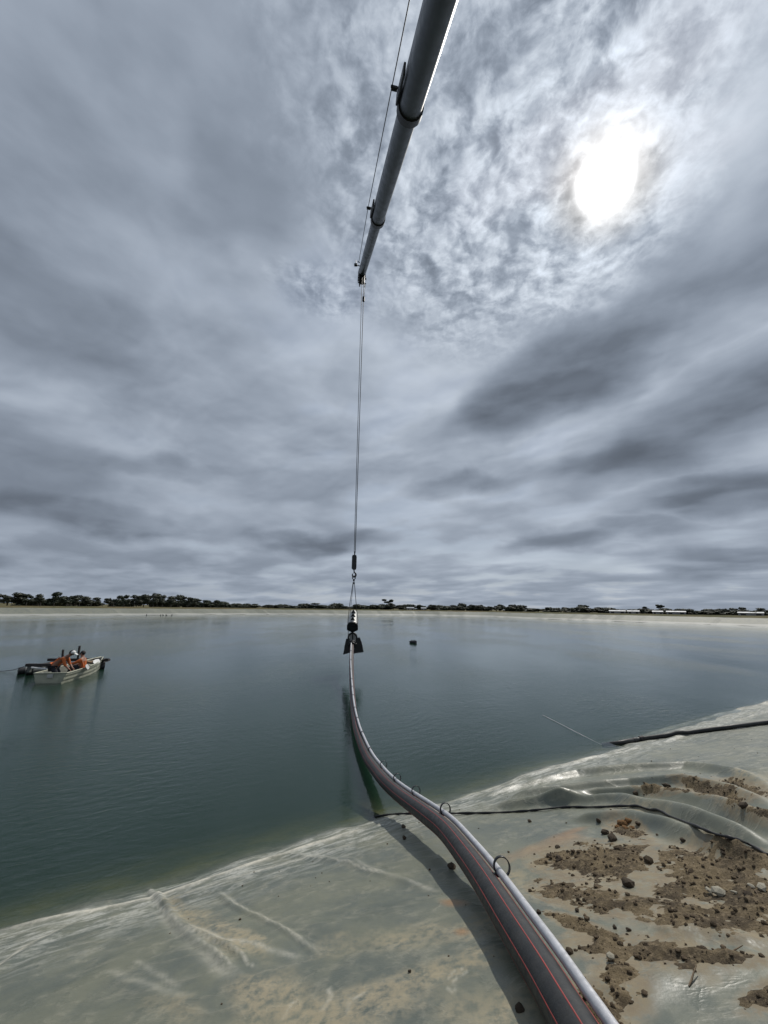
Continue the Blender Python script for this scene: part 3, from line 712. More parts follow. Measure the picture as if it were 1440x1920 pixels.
# ------------------------------------------------------------------ big black pipe
def catmull(P_, n=10):
    P_ = [Vector(p) for p in P_]; r = []
    for i in range(len(P_) - 1):
        p0, p1, p2, p3 = P_[max(i - 1, 0)], P_[i], P_[i + 1], P_[min(i + 2, len(P_) - 1)]
        for k in range(n):
            t = k / n; r.append(.5 * ((2 * p1) + (p2 - p0) * t + (2 * p0 - 5 * p1 + 4 * p2 - p3) * t * t + (3 * p1 - p0 - 3 * p2 + p3) * t ** 3))
    return r + [P_[-1]]
R_PIPE = 0.105
ctrl = [at_dist(660, 1209, 22.2), at_dist(659, 1240, 20.2), at_dist(659.5, 1272, 18.0), at_dist(662.5, 1323, 14.5), at_dist(668.8, 1365, 12.1), at_dist(678, 1396, 10.8), at_dist(689.6, 1423, 9.8), at_dist(704, 1444, 9.0), at_dist(721, 1465, 8.2),
        Vector((.30, 7.45, .47)), Vector((.64, 5.96, .82)), Vector((.78, 5.32, .96))]
ctrl = [Vector(c) for c in ctrl]
for px, py, lift in [(872, 1603, .235), (910, 1656, .185), (962, 1738, .145), (1020, 1830, .12), (1082, 1935, .115)]: ctrl.append(bank_point(px, py, lift))
for x, y in [(.95, 1.65), (.97, .9), (1.04, 0), (1.3, -1.8), (2.0, -3.8), (3.0, -6.0)]: ctrl.append(Vector((x, y, bank_z(x, y) + .11)))
path = catmull(ctrl, 10)
def frames(path):
    r = []
    for i, p in enumerate(path):
        t = (path[min(i + 1, len(path) - 1)] - path[max(i - 1, 0)]).normalized(); side = t.cross(Vector((0, 0, 1))).normalized(); up = side.cross(t).normalized()
        r.append((p, t, side, up))      # t runs towards the camera, so side points to the camera's left
    return r
FR = frames(path)
pipe = MB().tube(path, R_PIPE, 28).build('discharge_pipe', M['poly'])
tag(pipe, 'long black plastic pipe with red stripes rising from liner to crane hook', 'pipe')
def ring_pt(fr, ang, r): p, t, side, up = fr; return p + (up * math.cos(ang) - side * math.sin(ang)) * r    # ang grows to the camera's right
for a0 in (8, 62, -47, 118, 172, -108):
    mb = MB(); v, f = [], []
    for i, fr in enumerate(FR):
        for da in (-2.8, -1.6, 0, 1.6, 2.8): v.append(ring_pt(fr, rad(a0 + da - 22), R_PIPE + (.0016 if abs(da) < 2 else -.002)))
    for i in range(len(FR) - 1):
        for k in range(4): f.append((i * 5 + k, i * 5 + k + 1, i * 5 + k + 6, i * 5 + k + 5))
    mb.add(v, f, True).build('red_stripe', M['red'], pipe)
# silver hose along it
def hose_ang(i): u = i / (len(FR) - 1); return rad(-18 + 66 * float(sstep(.02, .32, np.array(u))))
R_H = .029
hose_path = [ring_pt(fr, hose_ang(i), R_PIPE + R_H + .012) for i, fr in enumerate(FR)]
hose = MB().tube(hose_path, R_H, 14).build('silver_hose', M['silver']); tag(hose, 'silver hose clipped along the top of the black pipe', 'hose')
cum = [0]
for a, b in zip(path[:-1], path[1:]): cum.append(cum[-1] + (b - a).length)
def nearest_px(px, py):
    def pj(p):
        v = p - Vector((0, 0, CAM_H)); zc = v.y * math.cos(PITCH) + v.z * math.sin(PITCH); yr = (-v.y * math.sin(PITCH) + v.z * math.cos(PITCH)) / zc; xr = v.x / zc
        return 720 + FPX * (xr * math.cos(ROLL) + yr * math.sin(ROLL)), 960 - FPX * (-xr * math.sin(ROLL) + yr * math.cos(ROLL)), zc
    return min((i for i in range(len(hose_path)) if pj(hose_path[i])[2] > .3), key=lambda i: math.dist(pj(hose_path[i])[:2], (px, py)))
ring_i = [nearest_px(928, 1635), nearest_px(826, 1532), nearest_px(769, 1494), nearest_px(735, 1470), nearest_px(706, 1446)]
far_l = [cum[ring_i[-1]] - 1.25 * k for k in range(1, 11)]
for dist in far_l:
    if dist > .8: ring_i.append(min(range(len(cum)), key=lambda i: abs(cum[i] - dist)))
ring_i.append(min(len(FR) - 3, nearest_px(1150, 1990)))
for q, i in enumerate(ring_i):
    p, t, side, up = FR[i]; big = q < 5
    rr_, wdt = (.066, .016) if big else (.040, .012)
    c = Vector(hose_path[i]) + (up * .030 - side * .026 if big else Vector((0, 0, 0)))
    mb = MB(); v, f = [], []
    N = 28
    for k in range(N):
        a = 2 * math.pi * k / N; d = up * math.cos(a) + side * math.sin(a)
        for (dr, dw) in ((-.004, -wdt), (-.004, wdt), (.004, wdt), (.004, -wdt)): v.append(c + d * (rr_ + dr) + t * dw)
    for k in range(N):
        for j in range(4): f.append((k * 4 + j, k * 4 + (j + 1) % 4, ((k + 1) % N) * 4 + (j + 1) % 4, ((k + 1) % N) * 4 + j))
    mb.add(v, f, True).build('clip_ring', M['ring'], hose)
    ha = hose_ang(i); sad = ring_pt(FR[i], ha, R_PIPE + .006)
    rot = Matrix((side, t, up)).transposed()
    MB().box(sad, (.055, .045, .022), rot=rot).build('clip_foot', M['ring'], hose, .004)
    if not big:
        mb = MB(); v, f = [], []
        for k in range(20):
            for dw in (-.008, .008): v.append(ring_pt(FR[i], 2 * math.pi * k / 20, R_PIPE + .003) + t * dw)
        for k in range(20): f.append((2 * k, 2 * k + 1, 2 * ((k + 1) % 20) + 1, 2 * ((k + 1) % 20)))
        mb.add(v, f, True).build('strap', M['ring'], hose)

# ------------------------------------------------------------------ the load on the hook
ZC = 21.75; U = ZC / FPX                          # metres per photograph pixel out there
def P2(px, py, dy=0.0): p = at_depth(px, py, ZC); return Vector((p[0], p[1] + dy, p[2]))
ex, ey, ez = Vector((1, 0, 0)), Vector((0, 1, 0)), Vector((0, 0, 1))
pe = FR[0][0]; ptan = -FR[0][1]                   # pipe end and its outward direction
fit = empty('pipe_end_fitting', pe); tag(fit, 'black finned coupling at the hanging end of the pipe', 'fitting')
def L_(*pts): return local(fit, *pts)
MB().tube(L_(pe - ptan * .10, pe + ptan * .22), .19, 20).build('coupling', M['dark_steel'], fit, .01)
MB().tube(L_(pe + ptan * .03, pe + ptan * .07), .235, 20).build('flange', M['dark_steel'], fit, .008)
for sx in (-.10, .10): MB().tube(L_(P2(660.5, 1208, .22) + ex * sx, P2(660.5, 1190, .45) + ex * sx), .088, 14).build('inlet_tube', M['pale_steel'], fit)
arch = [P2(660.5, 1196, .18) + ex * (.235 * math.cos(a)) + ez * (.235 * math.sin(a) * 1.05) for a in np.linspace(-.35, math.pi + .35, 22)]
MB().tube(L_(*arch), .055, 10).build('lifting_arch', M['black_steel'], fit)
MB().tube(L_(P2(660.5, 1208, .12), P2(660.5, 1187, .16)), .035, 8).build('arch_post', M['black_steel'], fit)
MB().tube(L_(P2(665, 1203, -.1), P2(668.5, 1207, -.18)), .03, 8).build('valve_handle', M['pale_steel'], fit)
for poly in ([(648.5, 1198.5), (655, 1198), (658, 1223.5), (654, 1224), (650, 1225.5), (643.5, 1227), (645, 1219), (645.6, 1212)], [(667, 1197), (674, 1195.5), (678, 1205), (680.2, 1213), (681.8, 1222), (676, 1223), (669, 1224), (662.5, 1225)]):
    mb = MB(); c = P2(660.5, 1209)
    mb.extrude([((x - 660.5) * U, -(y - 1209) * U) for x, y in poly], L_(c + ey * .12)[0], ex, ez, ey, .10); mb.build('rubber_fin', M['rubber'], fit, .015)

def make_intake(name, loc):
    """dark capped steel drum with three triangular fins along its back; local axis +y is the drum axis"""
    r = empty(name, loc)
    MB().tube([(0, 0, 0), (0, .15, 0), (0, 1.2, 0), (0, 1.45, 0)], [.285, .29, .25, .17], 24).build('drum', M['pale_steel'], r)
    hx = [(-.31, -.19), (0, -.36), (.31, -.19), (.31, .10), (.25, .215), (.14, .29), (0, .315), (-.14, .29), (-.25, .215), (-.31, .10)]
    MB().extrude(hx, (0, -.06, 0), ex, ez, ey, .10).build('end_plate', M['black_steel'], r, .01)
    MB().tube([(0, -.14, -.02), (0, -.10, -.02)], .16, 16).build('end_boss', M['black_steel'], r)
    for y in (.18, .58, .98): MB().extrude([(-.14, 0), (.14, 0), (0, .24)], (0, y, .262 - .02 * y), ex, ez, ey, .03).build('fin', M['black_steel'], r)
    MB().tube([(0, -.04, -.30), (0, .0, -.42)], .045, 8).build('spigot', M['dark_steel'], r)
    return r
it = make_intake('intake_drum', P2(661, 1174)); it.rotation_euler = (rad(30), 0, rad(2))
tag(it, 'pale steel drum with dark pointed end plate hanging from crane slings', 'intake drum', 'finned intake drums')
it2 = copy_tree(it); b2 = on_z(779, 1204, .12); it2.location = b2; it2.rotation_euler = (rad(-2), rad(4), rad(47)); it2.scale = (.52, .52, .52)
tag(it2, 'small dark finned drum floating alone far out on the water', 'intake drum', 'finned intake drums')
for ch in it2.children:
    if ch.name.startswith('drum'): ch.data = ch.data.copy(); ch.data.materials[0] = M['dark_steel']

# hook block, slings, rope -------------------------------------------------------------
hb = empty('hook_block', P2(664.3, 1054)); tag(hb, 'black crane hook block hanging above the slings', 'hook block')
def H_(*p): return local(hb, *p)
out = [(-.10, .40), (.10, .40), (.125, .30), (.125, -.32), (.09, -.42), (-.09, -.42), (-.125, -.32), (-.125, .30)]
for dy in (-.085, .085): MB().extrude(out, (0, dy, 0), ex, ez, ey, .035).build('cheek_plate', M['black_steel'], hb, .008)
MB().tube([(0, -.055, .08), (0, .055, .08)], .24 * .5, 18).build('sheave', M['dark_steel'], hb)
MB().box((0, 0, -.20), (.20, .13, .34)).build('ballast', M['black_steel'], hb, .01)
MB().box((-.115, -.02, -.02), (.035, .19, .70)).build('side_plate', M['boom'], hb, .004)
MB().tube([(0, 0, .36), (.01, 0, .52), (.015, 0, .60)], .035, 8).build('rope_socket', M['black_steel'], hb)
MB().tube([(0, 0, -.40), (0, 0, -.52)], .035, 10).build('hook_shank', M['black_steel'], hb)
hk = [(0, 0, -.50), (.03, 0, -.57), (.085, 0, -.63), (.11, 0, -.71), (.085, 0, -.79), (.02, 0, -.825), (-.05, 0, -.80), (-.085, 0, -.73), (-.075, 0, -.66)]
hk = catmull(hk, 4); MB().tube(hk, [.032 + .018 * math.sin(math.pi * min(1, i / len(hk) * 1.15)) for i in range(len(hk))], 10).build('hook', M['black_steel'], hb)
MB().tube([(-.07, 0, -.66), (-.01, 0, -.58)], .012, 6).build('safety_latch', M['dark_steel'], hb)

top = P2(663.6, 1084)
sl = empty('chain_sling', top); tag(sl, 'dark wire sling legs spreading from the hook to the steel drum', 'sling')
def S_(*p): return local(sl, *p)
MB().tube(S_(*[top + ex * .085 * math.cos(a) + ez * (.10 * math.sin(a) + .03) for a in np.linspace(0, 2 * math.pi, 17)]), .024, 8, caps=False).build('master_link', M['black_steel'], sl)
MB().box(S_(top - ez * .14)[0], (.10, .08, .10)).build('shackle', M['black_steel'], sl, .02)
MB().box(S_(top - ez * .27)[0], (.12, .09, .10)).build('ferrule_clamp', M['black_steel'], sl, .02)
s0 = top - ez * .30
for k, pts in enumerate(([s0 - ex * .05, P2(655.5, 1135), P2(652.3, 1165, -.02), P2(653.0, 1196, .1)], [s0 - ex * .02, P2(657, 1135, .4), P2(655, 1150, .6)], [s0 + ex * .04, P2(668, 1135), P2(671.0, 1163, -.05), P2(670.5, 1170)])):
    MB().tube(S_(*pts), .017 if k != 1 else .013, 6).build('sling_leg', M['rope'], sl)

# ------------------------------------------------------------------ crane
TIP = Vector(at_depth(679, 512, 26.9)); BK = Vector(at_depth(827, 0, 9.0))
e = (BK - TIP).normalized()                        # from the boom tip back to the crane
sd = e.cross(ez).normalized(); bu = sd.cross(e).normalized()
if bu.z < 0: bu = -bu
if sd.x < 0: sd = -sd
base = TIP + e * 45.5
crane = empty('mobile_crane', (base.x, base.y, 2.7)); tag(crane, 'grey telescopic crane boom reaching overhead from behind the viewer', 'crane')
def C_(*p): return local(crane, *p)
def boom_profile(wd, hgt, n=9):
    r = wd / 2; pts = [(-r, hgt * .36), (-r * .8, hgt * .5), (r * .8, hgt * .5), (r, hgt * .36)]
    for k in range(n + 1):
        a = -math.pi * k / n; pts.append((r * math.cos(a), -hgt * .5 + r * .95 + r * .95 * math.sin(a)))
    return pts[::-1]
def prism(l0, l1, wd, hgt, name, mat, parent, ew=1.0, smooth=True, bev=0):
    mb = MB(); pr = boom_profile(wd, hgt); n = len(pr)
    for l, k in ((l0, 0), (l1, 1)):
        o_ = TIP + e * l; v = C_(*[o_ + sd * x + bu * y for x, y in pr]); mb.v += [tuple(p) for p in v]
    mb.f += [(i, (i + 1) % n, n + (i + 1) % n, n + i) for i in range(n)]; mb.sm += [smooth] * n
    mb.f += [tuple(range(n))[::-1], tuple(range(n, 2 * n))]; mb.sm += [False, False]
    o_ = mb.build(name, mat, parent, bev)
    if smooth: o_.data.set_sharp_from_angle(angle=rad(35))
    return o_
def len_at(y):
    for L in np.linspace(0, 30, 3000):
        v = TIP + e * L - Vector((0, 0, CAM_H)); zc = v.y * math.cos(PITCH) + v.z * math.sin(PITCH); yr = (-v.y * math.sin(PITCH) + v.z * math.cos(PITCH)) / zc; xr = v.x / zc
        if 960 - FPX * (-xr * math.sin(ROLL) + yr * math.cos(ROLL)) < y: return L
L2, L1 = len_at(411), len_at(204)
secs = [(0.1, L2 + .3, .47, .60), (L2, L1 + .3, .60, .75), (L1, L1 + 9.5, .70, .88), (L1 + 9.2, 45.5, .92, 1.12)]
for l0, l1, wd, hg in secs: prism(l0, l1, wd, hg, 'boom_section', M['boom'], crane)
for l0, wd, hg in ((L2, .60, .75), (L1, .70, .88), (L1 + 9.2, .92, 1.12)):
    col = prism(l0 - .04, l0 + .26, wd * 1.17, hg * 1.13, 'boom_collar', M['black_steel'], crane)
    o_ = TIP + e * (l0 + .1) - sd * (wd * .62)
    MB().box(C_(o_ + e * .55 + bu * .1)[0], (.07, 1.2, .30), rot=Matrix((sd, e, bu)).transposed()).build('rope_guide_bracket', M['black_steel'], col, .02)
    MB().tube(C_(o_ - sd * .03 + bu * .35, o_ - sd * .22 + bu * .35), .07, 10).build('guide_roller', M['black_steel'], col)
    MB().box(C_(o_ - sd * .12 + bu * .35 + e * .05)[0], (.24, .05, .05), rot=Matrix((sd, e, bu)).transposed()).build('roller_axle', M['black_steel'], col)
# head
hd = MB(); oh = TIP
head = MB().box(C_(TIP - bu * .10 - e * .15)[0], (.50, .75, .66), rot=Matrix((sd, e, bu)).transposed()).build('boom_head', M['dark_steel'], crane, .03)
for k in (-.16, .16): MB().box(C_(TIP - ez * .62 - ey * .02 + sd * k)[0], (.07, .46, .75)).build('sheave_plate', M['black_steel'], crane, .02)
for z in (-.45, -.85):
    MB().tube(C_(TIP - ez * (-z) - sd * .28, TIP - ez * (-z) + sd * .30), .035, 8).build('pin', M['black_steel'], crane)
MB().tube(C_(TIP - ez * .62 - sd * .11, TIP - ez * .62 + sd * .11), .26, 20).build('sheave', M['dark_steel'], crane)
MB().box(C_(TIP - ez * .33)[0], (.44, .30, .05)).build('head_band', M['pale_steel'], crane)
wb = TIP - sd * .50 + e * .42 + bu * .30
lampp = MB().box(C_(wb)[0], (.22, .14, .16)).build('wind_sensor', M['black_steel'], crane, .02)
MB().tube(C_(wb, wb + ez * .38), .018, 6).build('sensor_mast', M['black_steel'], lampp)
MB().tube(C_(wb + sd * .1, wb + sd * .34 - ez * .05), .03, 6).build('sensor_arm', M['black_steel'], lampp)
MB().tube(C_(TIP - sd * .28 + e * .95 + bu * .3, TIP - sd * .42 + e * .95 + bu * .34), .03, 6).build('rope_stop', M['black_steel'], crane)
# chassis behind the viewer
MB().tube(C_(base - sd * .75, base + sd * .75), .30, 16).build('boom_pivot', M['dark_steel'], crane)
MB().box((0, 0, 1.05), (2.6, 11.5, .7), rz=.25).build('carrier_deck', M['crane_paint'], crane, .05)
MB().box((0, 0, 1.75), (2.5, 3.6, .75), rz=.25).build('turntable', M['crane_paint'], crane, .05)
MB().box((.75 * math.cos(.25) + 1.9 * math.sin(.25) - 2.1, 2.3, 2.3), (.95, 1.7, 1.5), rz=.25).build('operator_cab', M['crane_paint'], crane, .08)
RM = Matrix.Rotation(.25, 3, 'Z')
MB().box(RM @ Vector((0, -2.3, 2.2)), (2.6, 1.3, 1.3), rz=.25).build('counterweight', M['dark_steel'], crane, .05)
for y in (-4.4, -2.8, 2.6, 4.2):
    for x in (-1.15, 1.15):
        wh = MB().tube([RM @ Vector((x - .2, y, .62)), RM @ Vector((x + .2, y, .62))], .62, 20).build('wheel', M['rubber'], crane, .05)
# hoist rope
rope = empty('hoist_rope', P2(664.8, 1036)); tag(rope, 'twin steel hoist ropes hanging from the boom tip to the hook block', 'rope')
def R_(*p): return local(rope, *p)
bx_ = P2(664.6, 1036)
hx_ = Vector((bx_.x, bx_.y, TIP.z - .8))
MB().tube(R_(hx_ - ex * .085, bx_ - ex * .015), .017, 6).build('rope_fall', M['rope'], rope)
MB().tube(R_(hx_ + ex * .055, bx_ + ex * .045), .020, 6).build('rope_fall', M['rope'], rope)
wp_ = hx_ + ex * .06 - ez * 1.75
MB().tube(R_(wp_ + ez * .16, wp_ - ez * .16), .085, 10).build('limit_switch_weight', M['black_steel'], rope, .01)
MB().tube(R_(wp_ + ez * .16 + ex * .03, hx_ + ex * .22), .012, 6).build('weight_chain', M['rope'], rope)
off = lambda l, wd: TIP + e * l - sd * (wd * .62 + .16) + bu * .36
rl = [TIP + e * .9 - sd * .34 + bu * .36, off(L2 + .1, .60), off(L1 + .1, .76), off(L1 + 9.3, .92), off(43, .92)]
MB().tube(R_(*rl), .017, 6).build('rope_run', M['rope'], rope)

# ------------------------------------------------------------------ black cord and the side pipe on the liner
cp = [(699, 1532), (730, 1527), (770, 1525), (830, 1525), (900, 1524), (960, 1522), (1010, 1518), (1060, 1513), (1110, 1513), (1180, 1511), (1215, 1517), (1250, 1528), (1300, 1547), (1340, 1563), (1375, 1572), (1405, 1583), (1440, 1604)]
cpts = catmull([bank_point(*p, .016) for p in cp], 8)
cpts = [Vector((p.x, p.y, max(bank_z(p.x, p.y) + .014, p.z))) for p in cpts]
cw = [.010 + .009 * abs(math.sin(i * .7) * math.sin(i * .23 + 1)) for i in range(len(cpts))]
tag(MB().tube(cpts, cw, 7).build('black_cord', M['rubber']), 'thin twisted black cord lying across the liner behind the pipe', 'cord')
sp = [(1129, 1397), (1165, 1392), (1200, 1386), (1250, 1379), (1310, 1371), (1370, 1363), (1440, 1354), (1520, 1345)]
spts = catmull([bank_point(*p, .055) for p in sp], 6); spts = [Vector((p.x, p.y, max(p.z, bank_z(p.x, p.y) + .050))) for p in spts]
side = MB().tube(spts, .052, 14).build('side_pipe', M['poly']); tag(side, 'black pipe lying on the liner at the right waterline', 'pipe')
k = 12; MB().tube([spts[k], spts[k + 1]], .075, 14).build('pipe_joint', M['timber'], side)
MB().tube([spts[k - 2], spts[k - 1]], .062, 14).build('pipe_collar', M['poly'], side)
tow = [spts[0], Vector(on_z(1085, 1375, .03)), Vector(on_z(1050, 1357, .02)), Vector(on_z(1018, 1341, .01))]
tag(MB().tube(catmull(tow, 6), .006, 6).build('tow_line', M['white']), 'thin pale line running into the water from the side pipe', 'rope')
# dry twigs in the soil
for px, py, an, ln, lb in [(1300, 1835, .6, .13, 'thin dry twig on liner fold at the bottom right'), (1425, 1690, 1.1, .14, 'dry twig in soil by the right edge'), (1375, 1790, .2, .16, 'dark twig at the edge of the lower soil tongue')]:
    p = bank_point(px, py); q = [p + Vector((math.cos(an) * ln * u, math.sin(an) * ln * u, .015 + .02 * math.sin(3 * u))) for u in (-.5, -.2, .1, .5)]
    tag(MB().tube(q, [.004, .005, .004, .002], 6).build('twig', M['twig']), lb, 'twig')

# ------------------------------------------------------------------ work boat
st_l, st_r, bw = on_z(62, 1281), on_z(119, 1281), on_z(186, 1254)
stern = (st_l + st_r) / 2; hdv = bw - stern; Lb = float(np.linalg.norm(hdv[:2])); hz = math.atan2(-hdv[0], hdv[1])
boat = empty('work_boat', (stern[0], stern[1], 0), hz); tag(boat, 'weathered aluminium dinghy carrying two people in orange shirts', 'boat')
def hull(u, k):            # u 0 stern .. 1 bow, k 0 keel .. 1 gunwale, half beam and height
    beam = .66 * (1 - max(0, u - .35) ** 2.1 * 2.35 * .98); beam = max(beam, .02)
    flare = .70 + .30 * k
    return beam * flare, -.16 + k * (.58 + .20 * u ** 2) + (.12 * u ** 3) * (1 - k)
def shell(inset, name, mat, parent, k0=0.0, k1=1.0, flip=False):
    NU, NK = 22, 7; mb = MB(); v, f = [], []
    for i in range(NU + 1):
        u = i / NU
        for sgn, ks in ((-1, np.linspace(k1, k0, NK)), (1, np.linspace(k0, k1, NK)[1:])):
            for kk in ks:
                b_, z_ = hull(u, kk); rib = .018 * (1 if int(kk * 6) % 2 else 0) if not inset else 0
                v.append((sgn * max(b_ + rib - inset, .004), u * (Lb - .02) + (inset if u == 0 else 0) - (inset * 2 if u == 1 else 0) + .10 * u * kk, z_ + inset * (1 if kk == 0 else 0)))
    m_ = 2 * NK - 1
    for i in range(NU):
        for j in range(m_ - 1):
            q = (i * m_ + j, i * m_ + j + 1, (i + 1) * m_ + j + 1, (i + 1) * m_ + j); f.append(q[::-1] if flip else q)
    f.append(tuple(range(m_))[::-1] if not flip else tuple(range(m_)))
    mb.add(v, f, False); return mb.build(name, mat, parent)
shell(0, 'hull', M['alu'], boat); shell(.035, 'inner_lining', M['alu_in'], boat, .22, .99, True)
for sgn in (-1, 1):
    g = [Vector((sgn * hull(u, 1)[0], u * (Lb - .02) + .10 * u, hull(u, 1)[1])) for u in np.linspace(0, 1, 20)]
    MB().tube(g, .028, 8).build('gunwale', M['alu'], boat)
MB().tube([(-.66, 0, .42), (.66, 0, .42)], .03, 8).build('transom_rail', M['alu'], boat)
for u in (.30, .58, .82):
    b_, z_ = hull(u, .62); MB().box((0, u * Lb, z_), (2 * b_ - .06, .26, .04)).build('thwart', M['alu'], boat, .01)
MB().box((.02, -.018, .30), (.24, .03, .16)).build('motor_pad', M['pale_steel'], boat, .01)
MB().box((0, .9, -.05), (1.0, 1.6, .03)).build('floor_board', M['alu_in'], boat)
BM = Matrix.Translation(boat.location) @ Matrix.Rotation(hz, 4, 'Z')
def paddle(u, sgn, label, lift, mat):
    b_, z_ = hull(u, 1); c = BM @ Vector((sgn * (b_ + .02), u * Lb, z_ + .05)); r = empty('paddle', c, hz + rad(lift)); tag(r, label, 'paddle', 'paddles on the boat')
    MB().extrude([(-.10, -.02), (-.13, -.25), (-.11, -.46), (0, -.52), (.11, -.46), (.13, -.25), (.10, -.02), (.02, .05), (-.02, .05)], (0, 0, 0), Vector((sgn * .55, 0, -.83)), Vector((-sgn * .10, .99, .08)), Vector((sgn * .83, 0, .55)), .02).build('blade', mat, r, .006)
    MB().tube([(-sgn * .0, 0, .0), (-sgn * .25, .9, .0)], .018, 8).build('shaft', M['timber'], r)
paddle(.40, 1, 'grey paddle blade hanging over the dinghy side beside the seated person', 12, M['pale_steel'])
paddle(.72, 1, 'white paddle blade hanging over the dinghy side near the bow', -10, M['white'])
tarp = BM @ Vector((.1, 2.65, .22))
cl = MB()
for i in range(9): cl.ball((random.uniform(-.32, .32), random.uniform(-.4, .4), random.uniform(0, .10)), random.uniform(.12, .2), 9, 6, (1, 1, .7))
o = cl.build('dark_bags', M['navy']); o.location = tarp; tag(o, 'heap of dark gear bags in the bow of the dinghy', 'bags')
rp = MB()
for k in range(5):
    c0 = Vector((random.uniform(-.3, .3), random.uniform(-.2, .25), .02 * k)); rp.tube([c0 + Vector((.2 * math.cos(a), .16 * math.sin(a), .03 * math.sin(3 * a))) for a in np.linspace(0, 6.28, 18)], .04, 7, caps=False)
o = rp.build('rope_coil', M['tan']); o.location = BM @ Vector((-.1, 2.75, .50)); tag(o, 'tan coil of rope on the gear heap in the dinghy', 'rope')

# people -------------------------------------------------------------------------------
def skin_body(name, joints, bones, mat, parent=None, root=0, sub=2):
    me = bpy.data.meshes.new(name); names = list(joints); me.from_pydata([joints[k][0] for k in names], [(names.index(a), names.index(b)) for a, b in bones], [])
    o = bpy.data.objects.new(name, me); COL.objects.link(o); o.data.materials.append(mat)
    o.modifiers.new('skin', 'SKIN').use_smooth_shade = True
    if not me.skin_vertices: me.skin_vertices.new() if hasattr(me.skin_vertices, 'new') else None
    lay = me.skin_vertices[0].data
    for i, k in enumerate(names): r = joints[k][1]; lay[i].radius = (r, r) if not hasattr(r, '__len__') else r; lay[i].use_root = (i == root)
    s = o.modifiers.new('sub', 'SUBSURF'); s.levels = sub; s.render_levels = sub
    if parent is not None: o.parent = parent
    return o
def person(loc, rz, label, pose, cap):
    r = empty('person', loc, rz); tag(r, label, 'person', 'people in the dinghy')
    J = {k: (Vector(v[0]), v[1]) for k, v in pose.items()}
    body = skin_body('body', J, [('hip', 'waist'), ('waist', 'chest'), ('chest', 'neck'), ('neck', 'skull'), ('skull', 'crown'), ('chest', 'sh_l'), ('sh_l', 'el_l'), ('el_l', 'wr_l'), ('wr_l', 'palm_l'), ('chest', 'sh_r'), ('sh_r', 'el_r'), ('el_r', 'wr_r'), ('wr_r', 'palm_r'),
                                 ('hip', 'th_l'), ('th_l', 'kn_l'), ('kn_l', 'an_l'), ('an_l', 'to_l'), ('hip', 'th_r'), ('th_r', 'kn_r'), ('kn_r', 'an_r'), ('an_r', 'to_r')], M['skin'], r)
    grow = lambda k, f: (J[k][0], J[k][1] * f)
    mid_ = lambda a, b, u, rr_: (J[a][0].lerp(J[b][0], u), rr_)
    shirt = {k: grow(k, 1.13) for k in ('waist', 'chest', 'sh_l', 'el_l', 'sh_r', 'el_r')}
    shirt['hem'] = mid_('hip', 'waist', .35, J['hip'][1] * 1.16); shirt['cuff_l'] = mid_('el_l', 'wr_l', .5, J['el_l'][1] * 1.2); shirt['cuff_r'] = mid_('el_r', 'wr_r', .5, J['el_r'][1] * 1.2); shirt['col'] = mid_('chest', 'neck', .7, J['neck'][1] * 1.35)
    skin_body('shirt', shirt, [('waist', 'hem'), ('waist', 'chest'), ('chest', 'col'), ('chest', 'sh_l'), ('sh_l', 'el_l'), ('el_l', 'cuff_l'), ('chest', 'sh_r'), ('sh_r', 'el_r'), ('el_r', 'cuff_r')], M['orange'], r)
    tr = {k: grow(k, 1.15) for k in ('hip', 'th_l', 'kn_l', 'an_l', 'th_r', 'kn_r', 'an_r')}
    skin_body('trousers', tr, [('hip', 'th_l'), ('th_l', 'kn_l'), ('kn_l', 'an_l'), ('hip', 'th_r'), ('th_r', 'kn_r'), ('kn_r', 'an_r')], M['navy'], r)
    face = (J['crown'][0] - J['neck'][0]).normalized(); hc = J['skull'][0].lerp(J['crown'][0], .45); fw = Vector(pose['face'][0])
    MB().ball(hc - fw * .02 + face * .02, .118, 14, 8, (1, 1, .98)).build('hair', M['hair'], r)
    if cap:
        c = MB().ball(hc + face * .045, .125, 14, 8, (1, 1, .75)).build('cap', M['white'], r)
        MB().extrude([(-.09, 0), (-.08, .16), (0, .20), (.08, .16), (.09, 0)], hc + face * .06 + fw * .06, fw.cross(face).normalized(), fw, face, .012).build('cap_brim', M['white'], c)
    sx_ = fw.cross(face).normalized()
    MB().tube([hc + fw * .10 - face * .02, hc + fw * .135 - face * .04], [.018, .012], 8).build('nose', M['skin'], r)
    for s in (-1, 1):
        MB().ball(hc + sx_ * s * .105 - face * .02, .03, 8, 6, (.5, 1, 1)).build('ear', M['skin'], r)
        MB().ball(hc + fw * .098 + sx_ * s * .035 + face * .008, .014, 8, 6).build('eye', M['hair'], r)
    for sd_ in ('l', 'r'):           # five fingers rooted in the palm
        pm, wr = J['palm_' + sd_][0], J['wr_' + sd_][0]; d = (pm - wr).normalized(); s_ = d.cross(Vector((0, 0, 1))).normalized(); dn = s_.cross(d)
        for q, (off_, ln) in enumerate(((-.03, .065), (-.01, .075), (.01, .072), (.03, .055))):
            b_ = pm + s_ * off_ + d * .02; MB().tube([b_, b_ + d * ln * .55, b_ + d * ln * .9 - dn * ln * .5], [.010, .009, .007], 6).build('finger', M['skin'], r)
        MB().tube([pm - s_ * .03 - d * .01, pm - s_ * .06 + d * .03], [.012, .009], 6).build('thumb', M['skin'], r)
    return r
